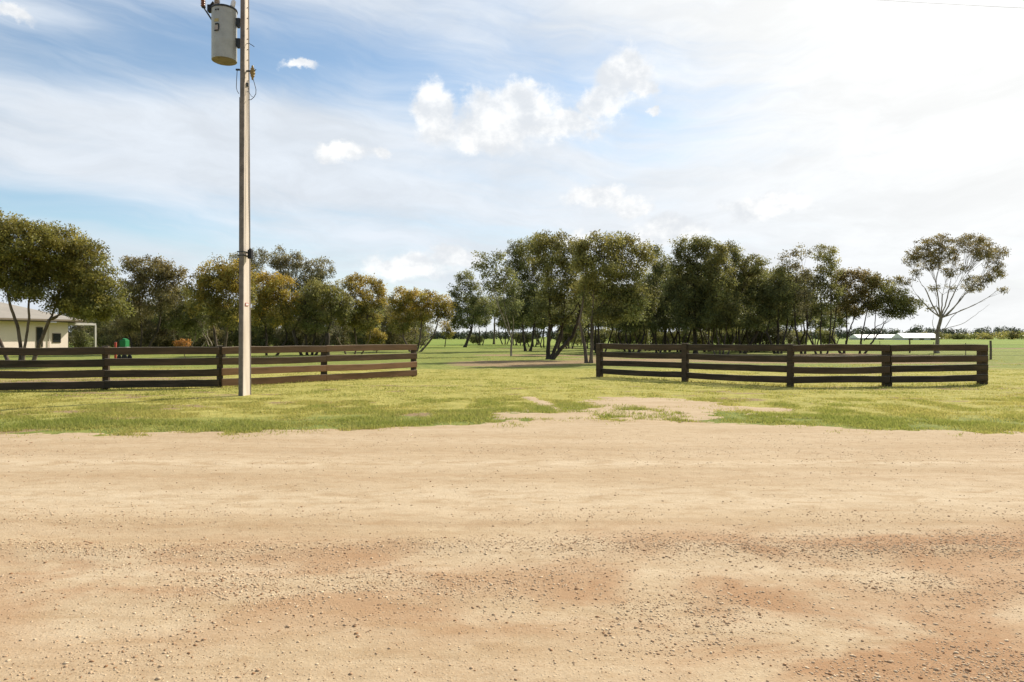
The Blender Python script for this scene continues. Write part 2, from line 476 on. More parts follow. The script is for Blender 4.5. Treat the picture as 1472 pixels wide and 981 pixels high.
def sky_shader():
    nt = NT(world.node_tree)
    d = nt.coord('Generated')
    x, y, z = nt.sep(d)
    az = nt.math('ARCTAN2', x, y); el = nt.math('ARCSINE', z)
    sky = nt.node('ShaderNodeTexSky', sky_type='NISHITA', sun_disc=False, sun_elevation=SUN_EL, sun_rotation=SUN_AZ,
                  altitude=50, air_density=1.0, dust_density=0.6, ozone_density=1.3)
    base = X(nt, sky.outputs[0])
    # thin high cloud: long streaks, thickest towards the sun and the horizon, open blue to the upper left
    p = nt.vec(az * 1.6 - el * 0.5, el * 7.0 + az * 0.7, 0.0)
    warp = nt.noise(nt.vec(az * 2.2, el * 4.0, 0.3), 1.0, 4, 0.55)
    p2 = nt.vec(az * 1.5 + warp * 0.7, el * 6.0 + az * 0.5 + warp * 1.5, 1.7)
    n1 = nt.noise(p2, 1.0, 7, 0.58, 0.3)
    n2 = nt.noise(nt.vec(az * 3.0 + warp, el * 26.0 + az * 3.5 + warp * 3.0, 4.0), 1.0, 6, 0.6, 0.2)
    veil = 0.90 + (n1 - 0.5) * 1.25 + (n2 - 0.5) * 1.25
    veil = veil + nt.smooth(az, -0.1, 0.6) * 0.30
    veil = veil + nt.smooth(el, 0.22, 0.02) * 0.22
    holes = [(260, 55, 300, 52, 0.62), (20, 90, 190, 45, 0.35), (560, 95, 170, 42, 0.42), (800, 140, 130, 45, 0.27), (70, 292, 200, 22, 0.62), (230, 335, 160, 24, 0.4),
             (400, 215, 70, 20, 0.25), (1020, 120, 120, 50, 0.2)]
    fills = [(150, 185, 260, 52, 0.42), (420, 175, 160, 40, 0.28), (420, 285, 260, 30, 0.25), (40, 18, 70, 14, 0.5), (1330, 110, 240, 170, 0.35)]
    for sgn, lst in ((-1, holes), (1, fills)):
        for px, py, rx, ry, w in lst:
            a0, e0 = azel(px, py)
            q = nt.math('POWER', (az - a0) * (F / rx), 2.0) + nt.math('POWER', (el - e0) * (F / ry), 2.0)
            veil = veil + nt.math('EXPONENT', q * -0.7) * (sgn * w)
    veil = veil * nt.smooth(y, -0.6, 0.25, 0.55, 1.0)            # unseen sky behind thinned to cut fill light
    vf = nt.smooth(veil, 0.08, 1.3) * 0.985
    # glow of the veil round the sun
    dot = x * SUN_DIR.x + y * SUN_DIR.y + z * SUN_DIR.z
    glow = nt.smooth(dot, 0.74, 1.0)
    gl2 = nt.smooth(az, -0.25, 0.75)
    vcol = nt.mix(gl2, (6.3, 6.7, 7.2), (7.7, 7.74, 7.75))
    vcol = nt.mix(glow, vcol, (8.9, 8.8, 8.55))
    n3 = nt.noise(nt.vec(az * 5.0 + warp * 2.0, el * 15.0 + warp * 2.5, 7.0), 1.0, 7, 0.62, 0.3)
    sb = 0.82 + n2 * 0.12 + n1 * 0.08 + nt.smooth(n3, 0.3, 0.7) * 0.14
    vcol = nt.mix(1.0, vcol, nt.vec(sb * 0.99, sb, sb * 1.01), 'MULTIPLY')
    vcol = nt.mix(nt.smooth(y, -0.5, 0.3), (3.0, 3.5, 4.2), vcol)  # veil behind also dimmed to cut fill light
    blue = nt.mix(1.0, base, (1.22, 1.26, 1.20), 'MULTIPLY')
    col = nt.mix(vf, blue, vcol)
    # heaped clouds
    w1 = nt.noise(nt.vec(az * 14, el * 16, 2.0), 1.0, 6, 0.62)
    w2 = nt.noise(nt.vec(az * 14, el * 16, 9.0), 1.0, 6, 0.62)
    da = az + (w1 - 0.5) * 0.075; de = el + (w2 - 0.5) * 0.065
    cums = [(625, 165, 31, 40), (735, 172, 72, 44), (745, 142, 34, 30), (690, 190, 50, 26), (815, 178, 52, 24), (862, 150, 34, 22), (895, 112, 42, 34), (938, 160, 15, 7), (918, 128, 24, 14),
            (490, 216, 46, 19), (545, 216, 24, 10), (430, 94, 32, 10), (870, 286, 70, 20), (965, 332, 58, 22), (905, 300, 40, 18),
            (585, 382, 80, 26), (830, 345, 60, 16), (1100, 300, 80, 26), (660, 372, 40, 20), (20, 20, 50, 14)]
    CRISP = {(625, 165), (735, 172), (745, 142), (690, 190), (815, 178), (862, 150), (895, 112), (918, 128), (965, 332)}
    best = None
    for px, py, rx, ry in cums:
        a0, e0 = azel(px, py)
        k = math.cos(a0) ** 2
        rx *= 1.15; ry *= 1.12
        q = nt.math('POWER', (da - a0) * (F / (rx * k)), 2.0) + nt.math('POWER', (de - e0) * (F / (ry * math.cos(a0))), 2.0)
        v = (1.0 if (px, py) in CRISP else 0.8) - nt.math('SQRT', q)
        best = v if best is None else nt.math('SMOOTH_MAX', best, v, 0.25)
    edge = nt.noise(nt.vec(az * 60, el * 66, 5.0), 1.0, 4, 0.65)
    dens = nt.smooth(best + (edge - 0.5) * 0.65, -0.12, 0.40)
    shade = nt.smooth(nt.noise(nt.vec(az * 18 + 0.4, el * 22 - 0.3, 3.0), 1.0, 5, 0.6), 0.36, 0.66)
    ccol = nt.mix(shade, (6.4, 6.65, 6.95), (9.0, 8.95, 8.8))
    col = nt.mix(dens * 0.9, col, ccol)
    bg = nt.node('ShaderNodeBackground', {'Color': col, 'Strength': 0.1})
    o = nt.n.new('ShaderNodeOutputWorld'); nt.l.new(bg.outputs[0], o.inputs[0])


sky_shader()
vs = scene.view_settings
vs.view_transform = 'Standard'; vs.look = 'None'; vs.exposure = 0.32; vs.gamma = 1.0; vs.use_curve_mapping = False
scene.cycles.max_bounces = 6; scene.cycles.diffuse_bounces = 3; scene.cycles.transparent_max_bounces = 4
scene.cycles.caustics_reflective = False; scene.cycles.caustics_refractive = False

# ------------------------------------------------------------------ ground and dirt road
EDGE = np.array([(-60, 10.3), (-30, 10.6), (-8.2, 10.95), (-5.7, 11.3), (-2.8, 11.75), (-1.4, 12.2), (0.2, 12.7), (0.75, 13.1), (1.6, 13.3),
                 (3.2, 13.0), (4.4, 12.75), (5.5, 12.05), (7.0, 11.75), (8.7, 11.5), (30, 11.0), (60, 10.8)])


def bare(x, y):
    """> 0 where the dirt lies open; metres from the edge, roughly"""
    e = np.interp(x, EDGE[:, 0], EDGE[:, 1])
    n = (fbm(x * 1.1, y * 1.1, 3) - 0.5) * 0.9 + (fbm(x * 3.2, y * 4, 8) - 0.5) * 0.95
    road = e - y + n
    # worn apron where the drive leaves the road
    q = np.sqrt(((x - 3.35) / 1.75) ** 2 + ((y - 16.3 + 0.12 * (x - 3.35)) / 1.75) ** 2)
    apron = (1 - q) * 1.5 + n * 0.9
    q2 = np.sqrt(((x - 4.7) / 1.7) ** 2 + ((y - 15.2) / 0.6) ** 2)
    tail = (1 - q2) * 0.8 + n * 0.45
    # a thin wheel line curling through the grass
    yy = np.clip(y, 12.5, 18.2)
    xc = 1.05 - 0.055 * (yy - 13.5) ** 2 * 0.6
    line = 0.16 - np.abs(x - xc) + n * 0.22 - np.where((y > 18) | (y < 12.5), 1, 0)
    mouth = 0.5 - np.sqrt(((x - 2.4) / 2.3) ** 2 + ((y - 14.0) / 1.2) ** 2) * 0.55 + n * 1.1
    return np.maximum.reduce([road, apron, tail, line, mouth])


def rut(x, y):
    """small relief of the road: wheel ruts and windrows of loose gravel running along it"""
    w = (fbm(x * 0.35, y * 0.0 + 2, 5) - 0.5) * 0.5
    z = 0.0
    for yc, wd, h in ((5.05, 0.2, 0.018), (4.3, 0.4, 0.006), (5.85, 0.16, 0.006), (8.4, 0.3, 0.006), (6.6, 0.7, -0.008)):
        z = z + 0.8 * h * np.exp(-((y - yc - w) / wd) ** 2) * (0.5 + fbm(x * 0.8, y * 0.2, 21 + int(yc * 10)))
    z = z + (fbm(x * 1.6, y * 2.0, 31) - 0.5) * 0.010 + (fbm(x * 8, y * 8, 35) - 0.5) * 0.009
    return z


def redmask(x, y):
    b = np.exp(-((y - 5.0 - (x > 0) * 0.25) / 0.42) ** 2) * (0.45 + 0.45 * sstep(0.0, 2.5, x)) + np.exp(-((y - 4.3) / 0.55) ** 2) * 0.65
    b = b + np.exp(-((y - 3.3) / 0.35) ** 2) * 0.8 * sstep(0.3, 1.2, x)
    return (b + 0.22 * np.exp(-((y - 4.2) / 1.0) ** 2)) * (0.45 + 1.5 * fbm(x * 0.9, y * 1.4, 44, 3))


def gridmesh(xs, ys):
    XX, YY = np.meshgrid(xs, ys)
    nx, ny = len(xs), len(ys)
    i = np.arange(nx * ny).reshape(ny, nx)
    f = np.stack([i[:-1, :-1], i[:-1, 1:], i[1:, 1:], i[1:, :-1]], -1).reshape(-1, 4)
    return XX.ravel(), YY.ravel(), f


def geo(a, b, n):
    return list(np.geomspace(a, b, n))


xs = np.array([-v for v in geo(34, 4000, 26)][::-1] + list(np.arange(-33.8, 33.9, 0.2)) + geo(34, 4000, 26))
ys = np.array([-v for v in geo(6, 1500, 14)][::-1] + list(np.arange(-5, 9, 1.0)) + list(np.arange(9, 40, 0.16)) + list(np.arange(40, 90, 0.45)) + geo(91, 7000, 40))
gxx, gyy, gf = gridmesh(xs, ys)


def ground_z(x, y):
    near = sstep(9, 13, y)
    z = (fbm(x * 0.7, y * 0.7, 51) - 0.5) * 0.07 * near
    return z


gz = ground_z(gxx, gyy)
nb = bare(gxx, gyy)
soil = np.clip(nb * 1.4 + 0.35, 0, 1) * sstep(22, 19, gyy)
# leaf litter and bare red earth under the trees
grove = np.exp(-((gyy - 49) / 17) ** 2) * sstep(-7, -1, gxx) * sstep(45, 30, gxx)
grove = np.maximum(grove, np.exp(-((gyy - 30.5) / 4.5) ** 2) * sstep(3.0, 7, gxx) * sstep(22, 14, gxx) * 0.9)
grove = np.maximum(grove, np.exp(-((gyy - 25.0) / 2.6) ** 2) * sstep(-9, -11, gxx) * 0.95)
grove = np.maximum(grove, np.exp(-((gyy - 95) / 22) ** 2) * sstep(-20, -5, gxx) * 0.75)
strip = fbm(gxx * 0.13, gyy * 0.26, 61, 4)
soil = np.maximum(soil, np.clip(grove * (0.41 + 2.4 * (strip - 0.44)), 0, 0.9))
soil = np.maximum(soil, np.clip((fbm(gxx * 0.9, gyy * 1.8, 71) - 0.52) * 3.4, 0, 0.66) * sstep(28, 20, gyy))
lush = 0.75 * np.exp(-((gyy - np.interp(gxx, EDGE[:, 0], EDGE[:, 1]) - 0.9) / 1.4) ** 2) + 0.15
lush = np.maximum(lush, sstep(30, 36, gyy) * 0.75)
gz = gz - 0.03 * sstep(0.5, 1.5, nb) * sstep(22, 19, gyy)
ground = mesh_np('ground', np.stack([gxx, gyy, gz], 1), gf, M['ground'], smooth=True, attrs={'soil': ('POINT', soil), 'lush': ('POINT', lush)})
tag(ground, 'grassy ground of the verge, lawn and paddocks', None, None, 'structure')

xs = np.array([-v for v in geo(13, 400, 40)][::-1] + list(np.arange(-12.9, 12.95, 0.05)) + geo(13, 400, 40))
ys = np.array(list(np.arange(-7, 2.4, 0.5)) + list(np.arange(2.5, 19.2, 0.05)))
rx, ry, rf = gridmesh(xs, ys)
fb = bare(rx, ry)
fb = np.where(ry > 18.8, -1, fb)
rz = ground_z(rx, ry) * sstep(1.0, 0.0, fb) + np.clip(fb * 0.06, -0.12, 0.012) + rut(rx, ry) * sstep(0.0, 0.5, fb)
keep = (fb.reshape(len(ys), len(xs)) > -0.6)
kq = (keep[:-1, :-1] | keep[:-1, 1:] | keep[1:, 1:] | keep[1:, :-1]).ravel()
road = mesh_np('road', np.stack([rx, ry, rz], 1), rf[kq], M['road'], smooth=True, attrs={'red': ('POINT', redmask(rx, ry))})
tag(road, 'pale dirt road with loose gravel in the foreground', None, None, 'structure')


def road_z(x, y):
    f = bare(x, y)
    return ground_z(x, y) * sstep(1.0, 0.0, f) + np.clip(f * 0.06, -0.12, 0.012) + rut(x, y) * sstep(0.0, 0.5, f)

# ------------------------------------------------------------------ gravel
def build_gravel(n=100000):
    ico = bmesh.new(); bmesh.ops.create_icosphere(ico, subdivisions=1, radius=1.0)
    bv = np.array([v.co[:] for v in ico.verts]); bf = np.array([[v.index for v in f.verts] for f in ico.faces]); ico.free()
    y = 2.7 + (11.5 - 2.7) * RNG.random(n * 6) ** 1.6
    x = (RNG.random(n * 6) * 2 - 1) * (y * 0.79 + 0.3)
    w = (fbm(x * 0.35, y * 0.0 + 2, 5) - 0.5) * 0.5
    right = sstep(-0.5, 2.5, x)
    d = 0.6 * np.exp(-((y - 5.05 - w) / 0.19) ** 2) * (0.35 + 1.1 * fbm(x * 1.3, y * 0.6, 93, 3)) + 0.55 * np.exp(-((y - 5.25 - w) / 0.26) ** 2) * right
    patch = fbm(x * 1.1, y * 1.6, 91, 4)
    d += 0.55 * np.exp(-((y - 4.35) / 0.55) ** 2) * np.clip((patch - 0.36) * 3.0, 0.12, 1)
    d += 0.5 * np.exp(-((y - 3.3) / 0.35) ** 2) * np.clip((patch - 0.5) * 4, 0.03, 1) * (0.2 + 0.55 * right)
    d += 0.16 * np.exp(-((y - 5.9) / 0.3) ** 2) * np.clip((patch - 0.4) * 4, 0, 1)
    d += 0.10 * np.exp(-((y - 9.8) / 1.4) ** 2) * np.clip((patch - 0.4) * 4, 0, 1)
    d += 0.02 + 0.05 * np.clip((patch - 0.45) * 4, 0, 1) * (y < 6)
    k = np.where(RNG.random(len(x)) < d * 0.9)[0][:n]
    x, y = x[k], y[k]
    s = 0.0023 * (1 + 0.3 * (y > 6)) * np.exp(RNG.normal(0.3, 0.55, len(x)))
    s = np.clip(s, 0.0020, 0.011)
    big = RNG.random(len(x)) < 0.006
    s = np.where(big, RNG.uniform(0.009, 0.014, len(x)), s)
    z = road_z(x, y)
    a = RNG.random(len(x)) * 2 * np.pi
    sc = np.stack([s * RNG.uniform(0.8, 1.4, len(x)), s * RNG.uniform(0.7, 1.1, len(x)), s * RNG.uniform(0.35, 0.65, len(x))], 1)
    v = bv[None] * (1 + RNG.uniform(-0.25, 0.25, (len(x), 12, 1))) * sc[:, None, :]
    ca, sa = np.cos(a)[:, None], np.sin(a)[:, None]
    v = np.stack([v[..., 0] * ca - v[..., 1] * sa + x[:, None], v[..., 0] * sa + v[..., 1] * ca + y[:, None], v[..., 2] + (z + sc[:, 2] * 0.2)[:, None]], -1)
    f = bf[None] + (np.arange(len(x)) * 12)[:, None, None]
    t = np.clip(RNG.normal(0.5, 0.27, len(x)), 0, 1)
    o = mesh_np('gravel', v.reshape(-1, 3), f.reshape(-1, 3), M['stone'], attrs={'tint': ('FACE', np.repeat(t, 20))})
    tag(o, 'loose brown gravel scattered along the dirt road', 'gravel', None, 'stuff')


build_gravel()

# ------------------------------------------------------------------ grass
FENCE_LINES = [[(-18.4, 19.3), (-15.4, 20.0), (-12.35, 20.75), (-9.0, 21.5), (-3.9, 27.4)], [(3.5, 27.3), (6.2, 24.5), (8.85, 21.7), (12.0, 21.9), (15.7, 22.7)]]


def fence_dist(x, y):
    r = np.full(len(x), 99.0)
    for ln in FENCE_LINES:
        for (ax, ay), (bx, by) in zip(ln, ln[1:]):
            dx, dy = bx - ax, by - ay
            t = np.clip(((x - ax) * dx + (y - ay) * dy) / (dx * dx + dy * dy), 0, 1)
            r = np.minimum(r, np.hypot(x - ax - t * dx, y - ay - t * dy))
    return r


def build_grass():
    V, T, D = [], [], []

    def scatter(n, y0, y1, wmul, hmul, power, green, keepfn):
        y = y0 + (y1 - y0) * RNG.random(n) ** power
        x = (RNG.random(n) * 2 - 1) * (y * 0.80 + 0.8)
        b = bare(x, y)
        e = np.interp(x, EDGE[:, 0], EDGE[:, 1])
        cl = fbm(x * 1.6, y * 1.6, 101, 4); cl2 = fbm(x * 0.45, y * 0.8, 111, 3)
        fringe = np.exp(-((y - e - 0.9) / 1.3) ** 2)
        p = keepfn(x, y, b, cl, cl2, fringe)
        tall = np.exp(-(fence_dist(x, y) / 0.16) ** 2) * (0.4 + 1.2 * vnoise(x * 2.5, y * 2.5, 131))
        p = np.maximum(p, np.clip(tall * 1.2, 0, 1) * 0.9 * (b < 0))
        k = RNG.random(n) < p; tall = tall[k]
        x, y, cl, cl2, fringe = x[k], y[k], cl[k], cl2[k], fringe[k]; n = len(x)
        h = hmul * (0.022 + 0.032 * RNG.random(n) + 0.12 * np.clip(cl - 0.45, 0, 1) * (0.35 + 0.6 * fringe)) * (1 + 1.6 * tall)
        w = wmul * RNG.uniform(0.006, 0.012, n)
        a = RNG.random(n) * 2 * np.pi; la = RNG.random(n) * 2 * np.pi; lean = h * RNG.uniform(0.2, 1.1, n)
        z = ground_z(x, y) - 0.006
        p0 = np.stack([x - np.cos(a) * w, y - np.sin(a) * w, z], 1)
        p1 = np.stack([x + np.cos(a) * w, y + np.sin(a) * w, z], 1)
        p2 = np.stack([x + np.cos(la) * lean, y + np.sin(la) * lean, z + h], 1)
        V.append(np.stack([p0, p1, p2], 1).reshape(-1, 3))
        T.append(np.clip(RNG.normal(0.5, 0.25, n), 0, 1))
        dry = np.clip(0.70 - 0.42 * fringe * green + (cl2 - 0.5) * 1.1 - (cl - 0.5) * 1.5 + RNG.normal(0, 0.25, n), 0, 1)
        D.append(dry)

    scatter(330000, 10.4, 17.5, 1.0, 1.0, 1.0, 1.0,
            lambda x, y, b, cl, cl2, fr: np.clip(0.12 + 3.4 * (cl - 0.42) + 0.22 * fr, 0.03, 1) * sstep(0.25, -0.2, b) + 0.22 * sstep(0.9, 0.1, b) * np.clip((cl - 0.5) * 8, 0, 1))
    scatter(230000, 17.0, 33.0, 1.5, 0.8, 1.3, 0.6,
            lambda x, y, b, cl, cl2, fr: np.clip(0.15 + 2.0 * (cl - 0.38), 0.03, 1) * sstep(0.12, -0.10, b))
    scatter(110000, 32.0, 62.0, 3.0, 1.0, 1.4, 0.2,
            lambda x, y, b, cl, cl2, fr: np.clip(0.1 + 2.2 * (cl2 - 0.42), 0.0, 1) * (fbm(x * 0.13, y * 0.26, 61, 4) < 0.44))
    V = np.concatenate(V); n = len(V) // 3
    o = mesh_np('grass', V, np.arange(n * 3).reshape(-1, 3), M['grass'], attrs={'tint': ('FACE', np.concatenate(T)), 'dry': ('FACE', np.concatenate(D))})
    tag(o, 'short green and straw coloured grass on the verge and lawn', 'grass', None, 'stuff')


build_grass()

# ------------------------------------------------------------------ trees
def leaves(centers, radii, counts, llen, lwid, rng, tip_amt, blob_id=None, tipness=None):
    """narrow hanging leaves gathered in clumps; returns verts, faces, attributes"""
    c = np.repeat(centers, counts, 0); r = np.repeat(radii, counts, 0)
    n = len(c)
    u = rng.normal(0, 1, (n, 3)); u /= np.linalg.norm(u, axis=1)[:, None] + 1e-9
    rad = rng.random(n) ** 0.45
    p = c + u * rad[:, None] * r
    d = rng.normal(0, 0.75, (n, 3)); d[:, 2] -= 0.55
    d /= np.linalg.norm(d, axis=1)[:, None]
    q = u * 0.95 + rng.normal(0, 0.55, (n, 3)); q[:, 2] += 0.3
    s = np.cross(d, q); s /= np.linalg.norm(s, axis=1)[:, None] + 1e-9
    L = llen * rng.uniform(0.65, 1.3, n)[:, None]; W = lwid * rng.uniform(0.7, 1.3, n)[:, None]
    v = np.stack([p, p + d * L * 0.45 + s * W * 0.5, p + d * L, p + d * L * 0.45 - s * W * 0.5], 1).reshape(-1, 3)
    f = np.arange(n * 4).reshape(-1, 4)
    ct = np.repeat(rng.random(len(centers)), counts)
    tint = np.clip(ct * 0.8 + rng.random(n) * 0.25, 0, 1)
    tp = np.repeat(tipness, counts) if tipness is not None else 0
    tip = np.clip(tp * tip_amt * 1.25 + rng.normal(0, 0.07, n), 0, 1)  # raised so crown tops look warmly sunlit through leaf colour
    lum = np.clip(np.repeat(rng.normal(0.5, 0.3, len(centers)), counts) * 0.85 + rng.random(n) * 0.18, 0, 1)
    return v, f, dict(tint=('FACE', tint), tip=('FACE', tip), lum=('FACE', lum))


class Tubes:
    def __init__(self): self.v = []; self.f = []; self.n = 0

    def add(self, pts, radii, sides=6):
        pts = np.asarray(pts, float); k = len(pts)
        t = np.gradient(pts, axis=0); t /= np.linalg.norm(t, axis=1)[:, None] + 1e-9
        ref = np.array([1.0, 0.13, 0.07]) if abs(t[0, 0]) < 0.8 else np.array([0.05, 1.0, 0.1])
        a = np.cross(t, ref); a /= np.linalg.norm(a, axis=1)[:, None] + 1e-9
        b = np.cross(t, a)
        q = np.arange(sides) * 2 * np.pi / sides
        ring = pts[:, None, :] + (a[:, None, :] * np.cos(q)[None, :, None] + b[:, None, :] * np.sin(q)[None, :, None]) * np.asarray(radii)[:, None, None]
        i = np.arange(k * sides).reshape(k, sides) + self.n
        nx = np.roll(i, -1, 1)
        self.f.append(np.stack([i[:-1], nx[:-1], nx[1:], i[1:]], -1).reshape(-1, 4))
        self.v.append(ring.reshape(-1, 3)); self.n += k * sides

    def done(self): return np.concatenate(self.v), np.concatenate(self.f)


def curve(p0, p1, p2, n, wob, rng):
    t = np.linspace(0, 1, n)[:, None]
    p = (1 - t) ** 2 * p0 + 2 * t * (1 - t) * p1 + t * t * p2
    w = np.cumsum(rng.normal(0, wob, (n, 3)), 0); w -= np.linspace(0, 1, n)[:, None] * w[-1]; w[0] = 0
    return p + w


def build_tree(name, label, cat, bx, d, blobs, leaf='olive', bark='dark', stems=((0, 0),), fork=None, r0=0.13, dens=1.0, tip=0.4,
               seed=1, group=None, llen=0.17, bare_limbs=(), twigs=0.5, flat=0.8, clump=0.55, by=None):
    """bx: photo column of the foot; d: distance; blobs: (px,py,rx,ry) of the leaf masses; stems: (foot dx m, lean dx m)"""
    rng = np.random.default_rng(seed * 101 + 5)
    base = np.array([gx(bx, d), d, 0.0])
    root = empty(name, base)
    tag(root, label, cat, group)
    k = d / F
    B = []
    for (px, py, rx, ry) in blobs:
        c = np.array(at(px, py, d)) - base
        w = np.array([rx * k, rx * k * 0.85, ry * k]) * 1.06
        c[1] += rng.uniform(-0.45, 0.45) * w[0] * 1.2
        B.append((c, w))
    bottom = min(c[2] - w[2] for c, w in B)
    fz = (at(0, fork, d).z if fork else max(0.25 * B[0][0][2], min(bottom * 0.75, bottom - 0.2), 0.5))
    cen, rad, cnt, tips, wood = [], [], [], [], []
    zmax = max(c[2] + w[2] for c, w in B); zmin = bottom
    T = Tubes()
    # clumps
    blob_cl = []
    for c, w in B:
        vol = w[0] * w[1] * w[2]
        m = max(5, int(7.6 * dens * (vol ** (2 / 3)) / (clump ** 2)))
        u = rng.normal(0, 1, (m, 3)); u /= np.linalg.norm(u, axis=1)[:, None]
        rr = rng.uniform(0.45, 0.98, m)[:, None]
        cc = c + u * rr * w
        blob_cl.append(cc)
        cr = clump * rng.uniform(0.6, 1.2, m)
        cen.append(cc); rad.append(np.stack([cr, cr, cr * flat], 1))
        cnt.append((dens * 74 * (cr / 0.46) ** 2 * (0.17 / llen) ** 2 * rng.uniform(0.7, 1.3, m)).astype(int))
        hrel = (cc[:, 2] - zmin) / (zmax - zmin + 1e-6)
        tips.append(np.clip(hrel * 0.9 + u[:, 2] * 0.25 + rng.normal(0, 0.25, m), 0, 1))
    # stems and limbs
    ns = len(stems)
    sx = np.array([s[0] + s[1] for s in stems])
    groups = [[] for _ in stems]
    order = sorted(range(len(B)), key=lambda i: B[i][0][0])
    for j, i in enumerate(order):
        groups[int(np.argmin(np.abs(sx * 1.0 - B[i][0][0] * 0.7)))].append(i)
    for si, (fx, lean) in enumerate(stems):
        g = groups[si] or [int(np.argmin([abs(b[0][0] - fx - lean) for b in B]))]
        foot = np.array([fx, rng.uniform(-0.15, 0.15) * (ns > 1), -0.12])
        ctr = np.mean([B[i][0] for i in g], 0)
        fk = np.array([fx + lean if lean else foot[0] + 0.25 * (ctr[0] - foot[0]), foot[1] + 0.2 * (ctr[1] - foot[1]), fz * rng.uniform(0.85, 1.1)])
        rs = r0 * (1.0 if ns == 1 else 0.72) * rng.uniform(0.85, 1.15)
        mid = (foot + fk) / 2 + np.array([rng.normal(0, 0.07) * fz * 0.4, rng.normal(0, 0.05), 0])
        pts = curve(foot, mid, fk, 9, 0.02, rng)
        rads = np.linspace(rs, rs * 0.78, 9); rads[0] *= 1.55; rads[1] *= 1.12
        T.add(pts, rads, 8)
        # limbs: neighbouring leaf masses share a main limb that forks again
        nk = max(1, int(round(len(g) / 2.6)))
        cent = np.array([B[g[int(q)]][0] for q in np.linspace(0, len(g) - 1, nk)])
        PB_ = np.array([B[i][0] for i in g])
        for _ in range(5):
            lab_ = np.argmin(((PB_[:, None] - cent[None]) ** 2).sum(2), 1)
            for q in range(nk):
                if (lab_ == q).any(): cent[q] = PB_[lab_ == q].mean(0)
        fk0, rs0 = fk, rs
        nodes = {}
        for q in range(nk):
            mem = PB_[lab_ == q]
            if len(mem) < 2: continue
            nd = fk0 + (cent[q] - fk0) * rng.uniform(0.42, 0.6); nd[2] = min(nd[2], mem[:, 2].min() + 0.3 * (cent[q][2] - mem[:, 2].min()))
            nd[2] = max(nd[2], fk0[2] + 0.25 * (cent[q][2] - fk0[2])) + rng.normal(0, 0.08)
            m1 = fk0 + (nd - fk0) * 0.5 + np.array([(nd[0] - fk0[0]) * 0.15, 0, -0.05 * (nd[2] - fk0[2])])
            rm = rs0 * np.clip(0.8 * math.sqrt(len(mem) / len(g)), 0.35, 0.8)
            T.add(curve(fk0, m1, nd, 8, 0.03, rng), np.linspace(rm, rm * 0.72, 8), 7)
            nodes[q] = (nd, rm * 0.95)
        for gi, i in enumerate(g):
            c, w = B[i]
            fk, rs = nodes.get(lab_[gi], (fk0, rs0))
            end = c + np.array([0, 0, w[2] * 0.35])
            m1 = fk + (end - fk) * 0.5 + np.array([(end[0] - fk[0]) * 0.12, (end[1] - fk[1]) * 0.12, -0.10 * abs(end[2] - fk[2])])
            ln = np.linalg.norm(end - fk)
            pts = curve(fk, m1, end, 9, 0.035, rng)
            rl = rs * np.clip(0.62 / math.sqrt(max(1, len(g) * 0.5)), 0.3, 0.75)
            T.add(pts, np.linspace(rl, rl * 0.22, 9), 6)
            cl = blob_cl[i]
            for j in range(len(cl)):
                if rng.random() > twigs: continue
                s = pts[rng.integers(3, 9)]
                if np.linalg.norm(cl[j] - s) > 3.0 * max(w): continue
                tp = curve(s, (s + cl[j]) / 2 + rng.normal(0, 0.1, 3), cl[j], 4, 0.02, rng)
                T.add(tp, np.linspace(max(0.012, rl * 0.22), 0.007, 4), 4)
    for (pts_px, r) in bare_limbs:
        pp = np.array([np.array(at(px, py, d)) - base for px, py in pts_px])
        pp[:, 1] += np.linspace(0, rng.uniform(-0.6, 0.6), len(pp))
        tt = np.linspace(0, len(pp) - 1, len(pp) * 3)
        sm = np.stack([np.interp(tt, np.arange(len(pp)), pp[:, q]) for q in range(3)], 1)
        sm[1:-1] += rng.normal(0, 0.025, sm[1:-1].shape)
        T.add(sm, np.linspace(r, r * 0.25, len(sm)), 5)
    v, f = T.done()
    mesh_np('trunk', v, f, BARK[bark], root, smooth=True)
    v, f, at_ = leaves(np.concatenate(cen), np.concatenate(rad), np.maximum(3, (np.concatenate(cnt) * 0.85).astype(int)), llen * 1.08, llen * 0.42, rng, tip, tipness=np.concatenate(tips))
    mesh_np('crown', v, f, LEAF[leaf], root, attrs=at_)
    return root


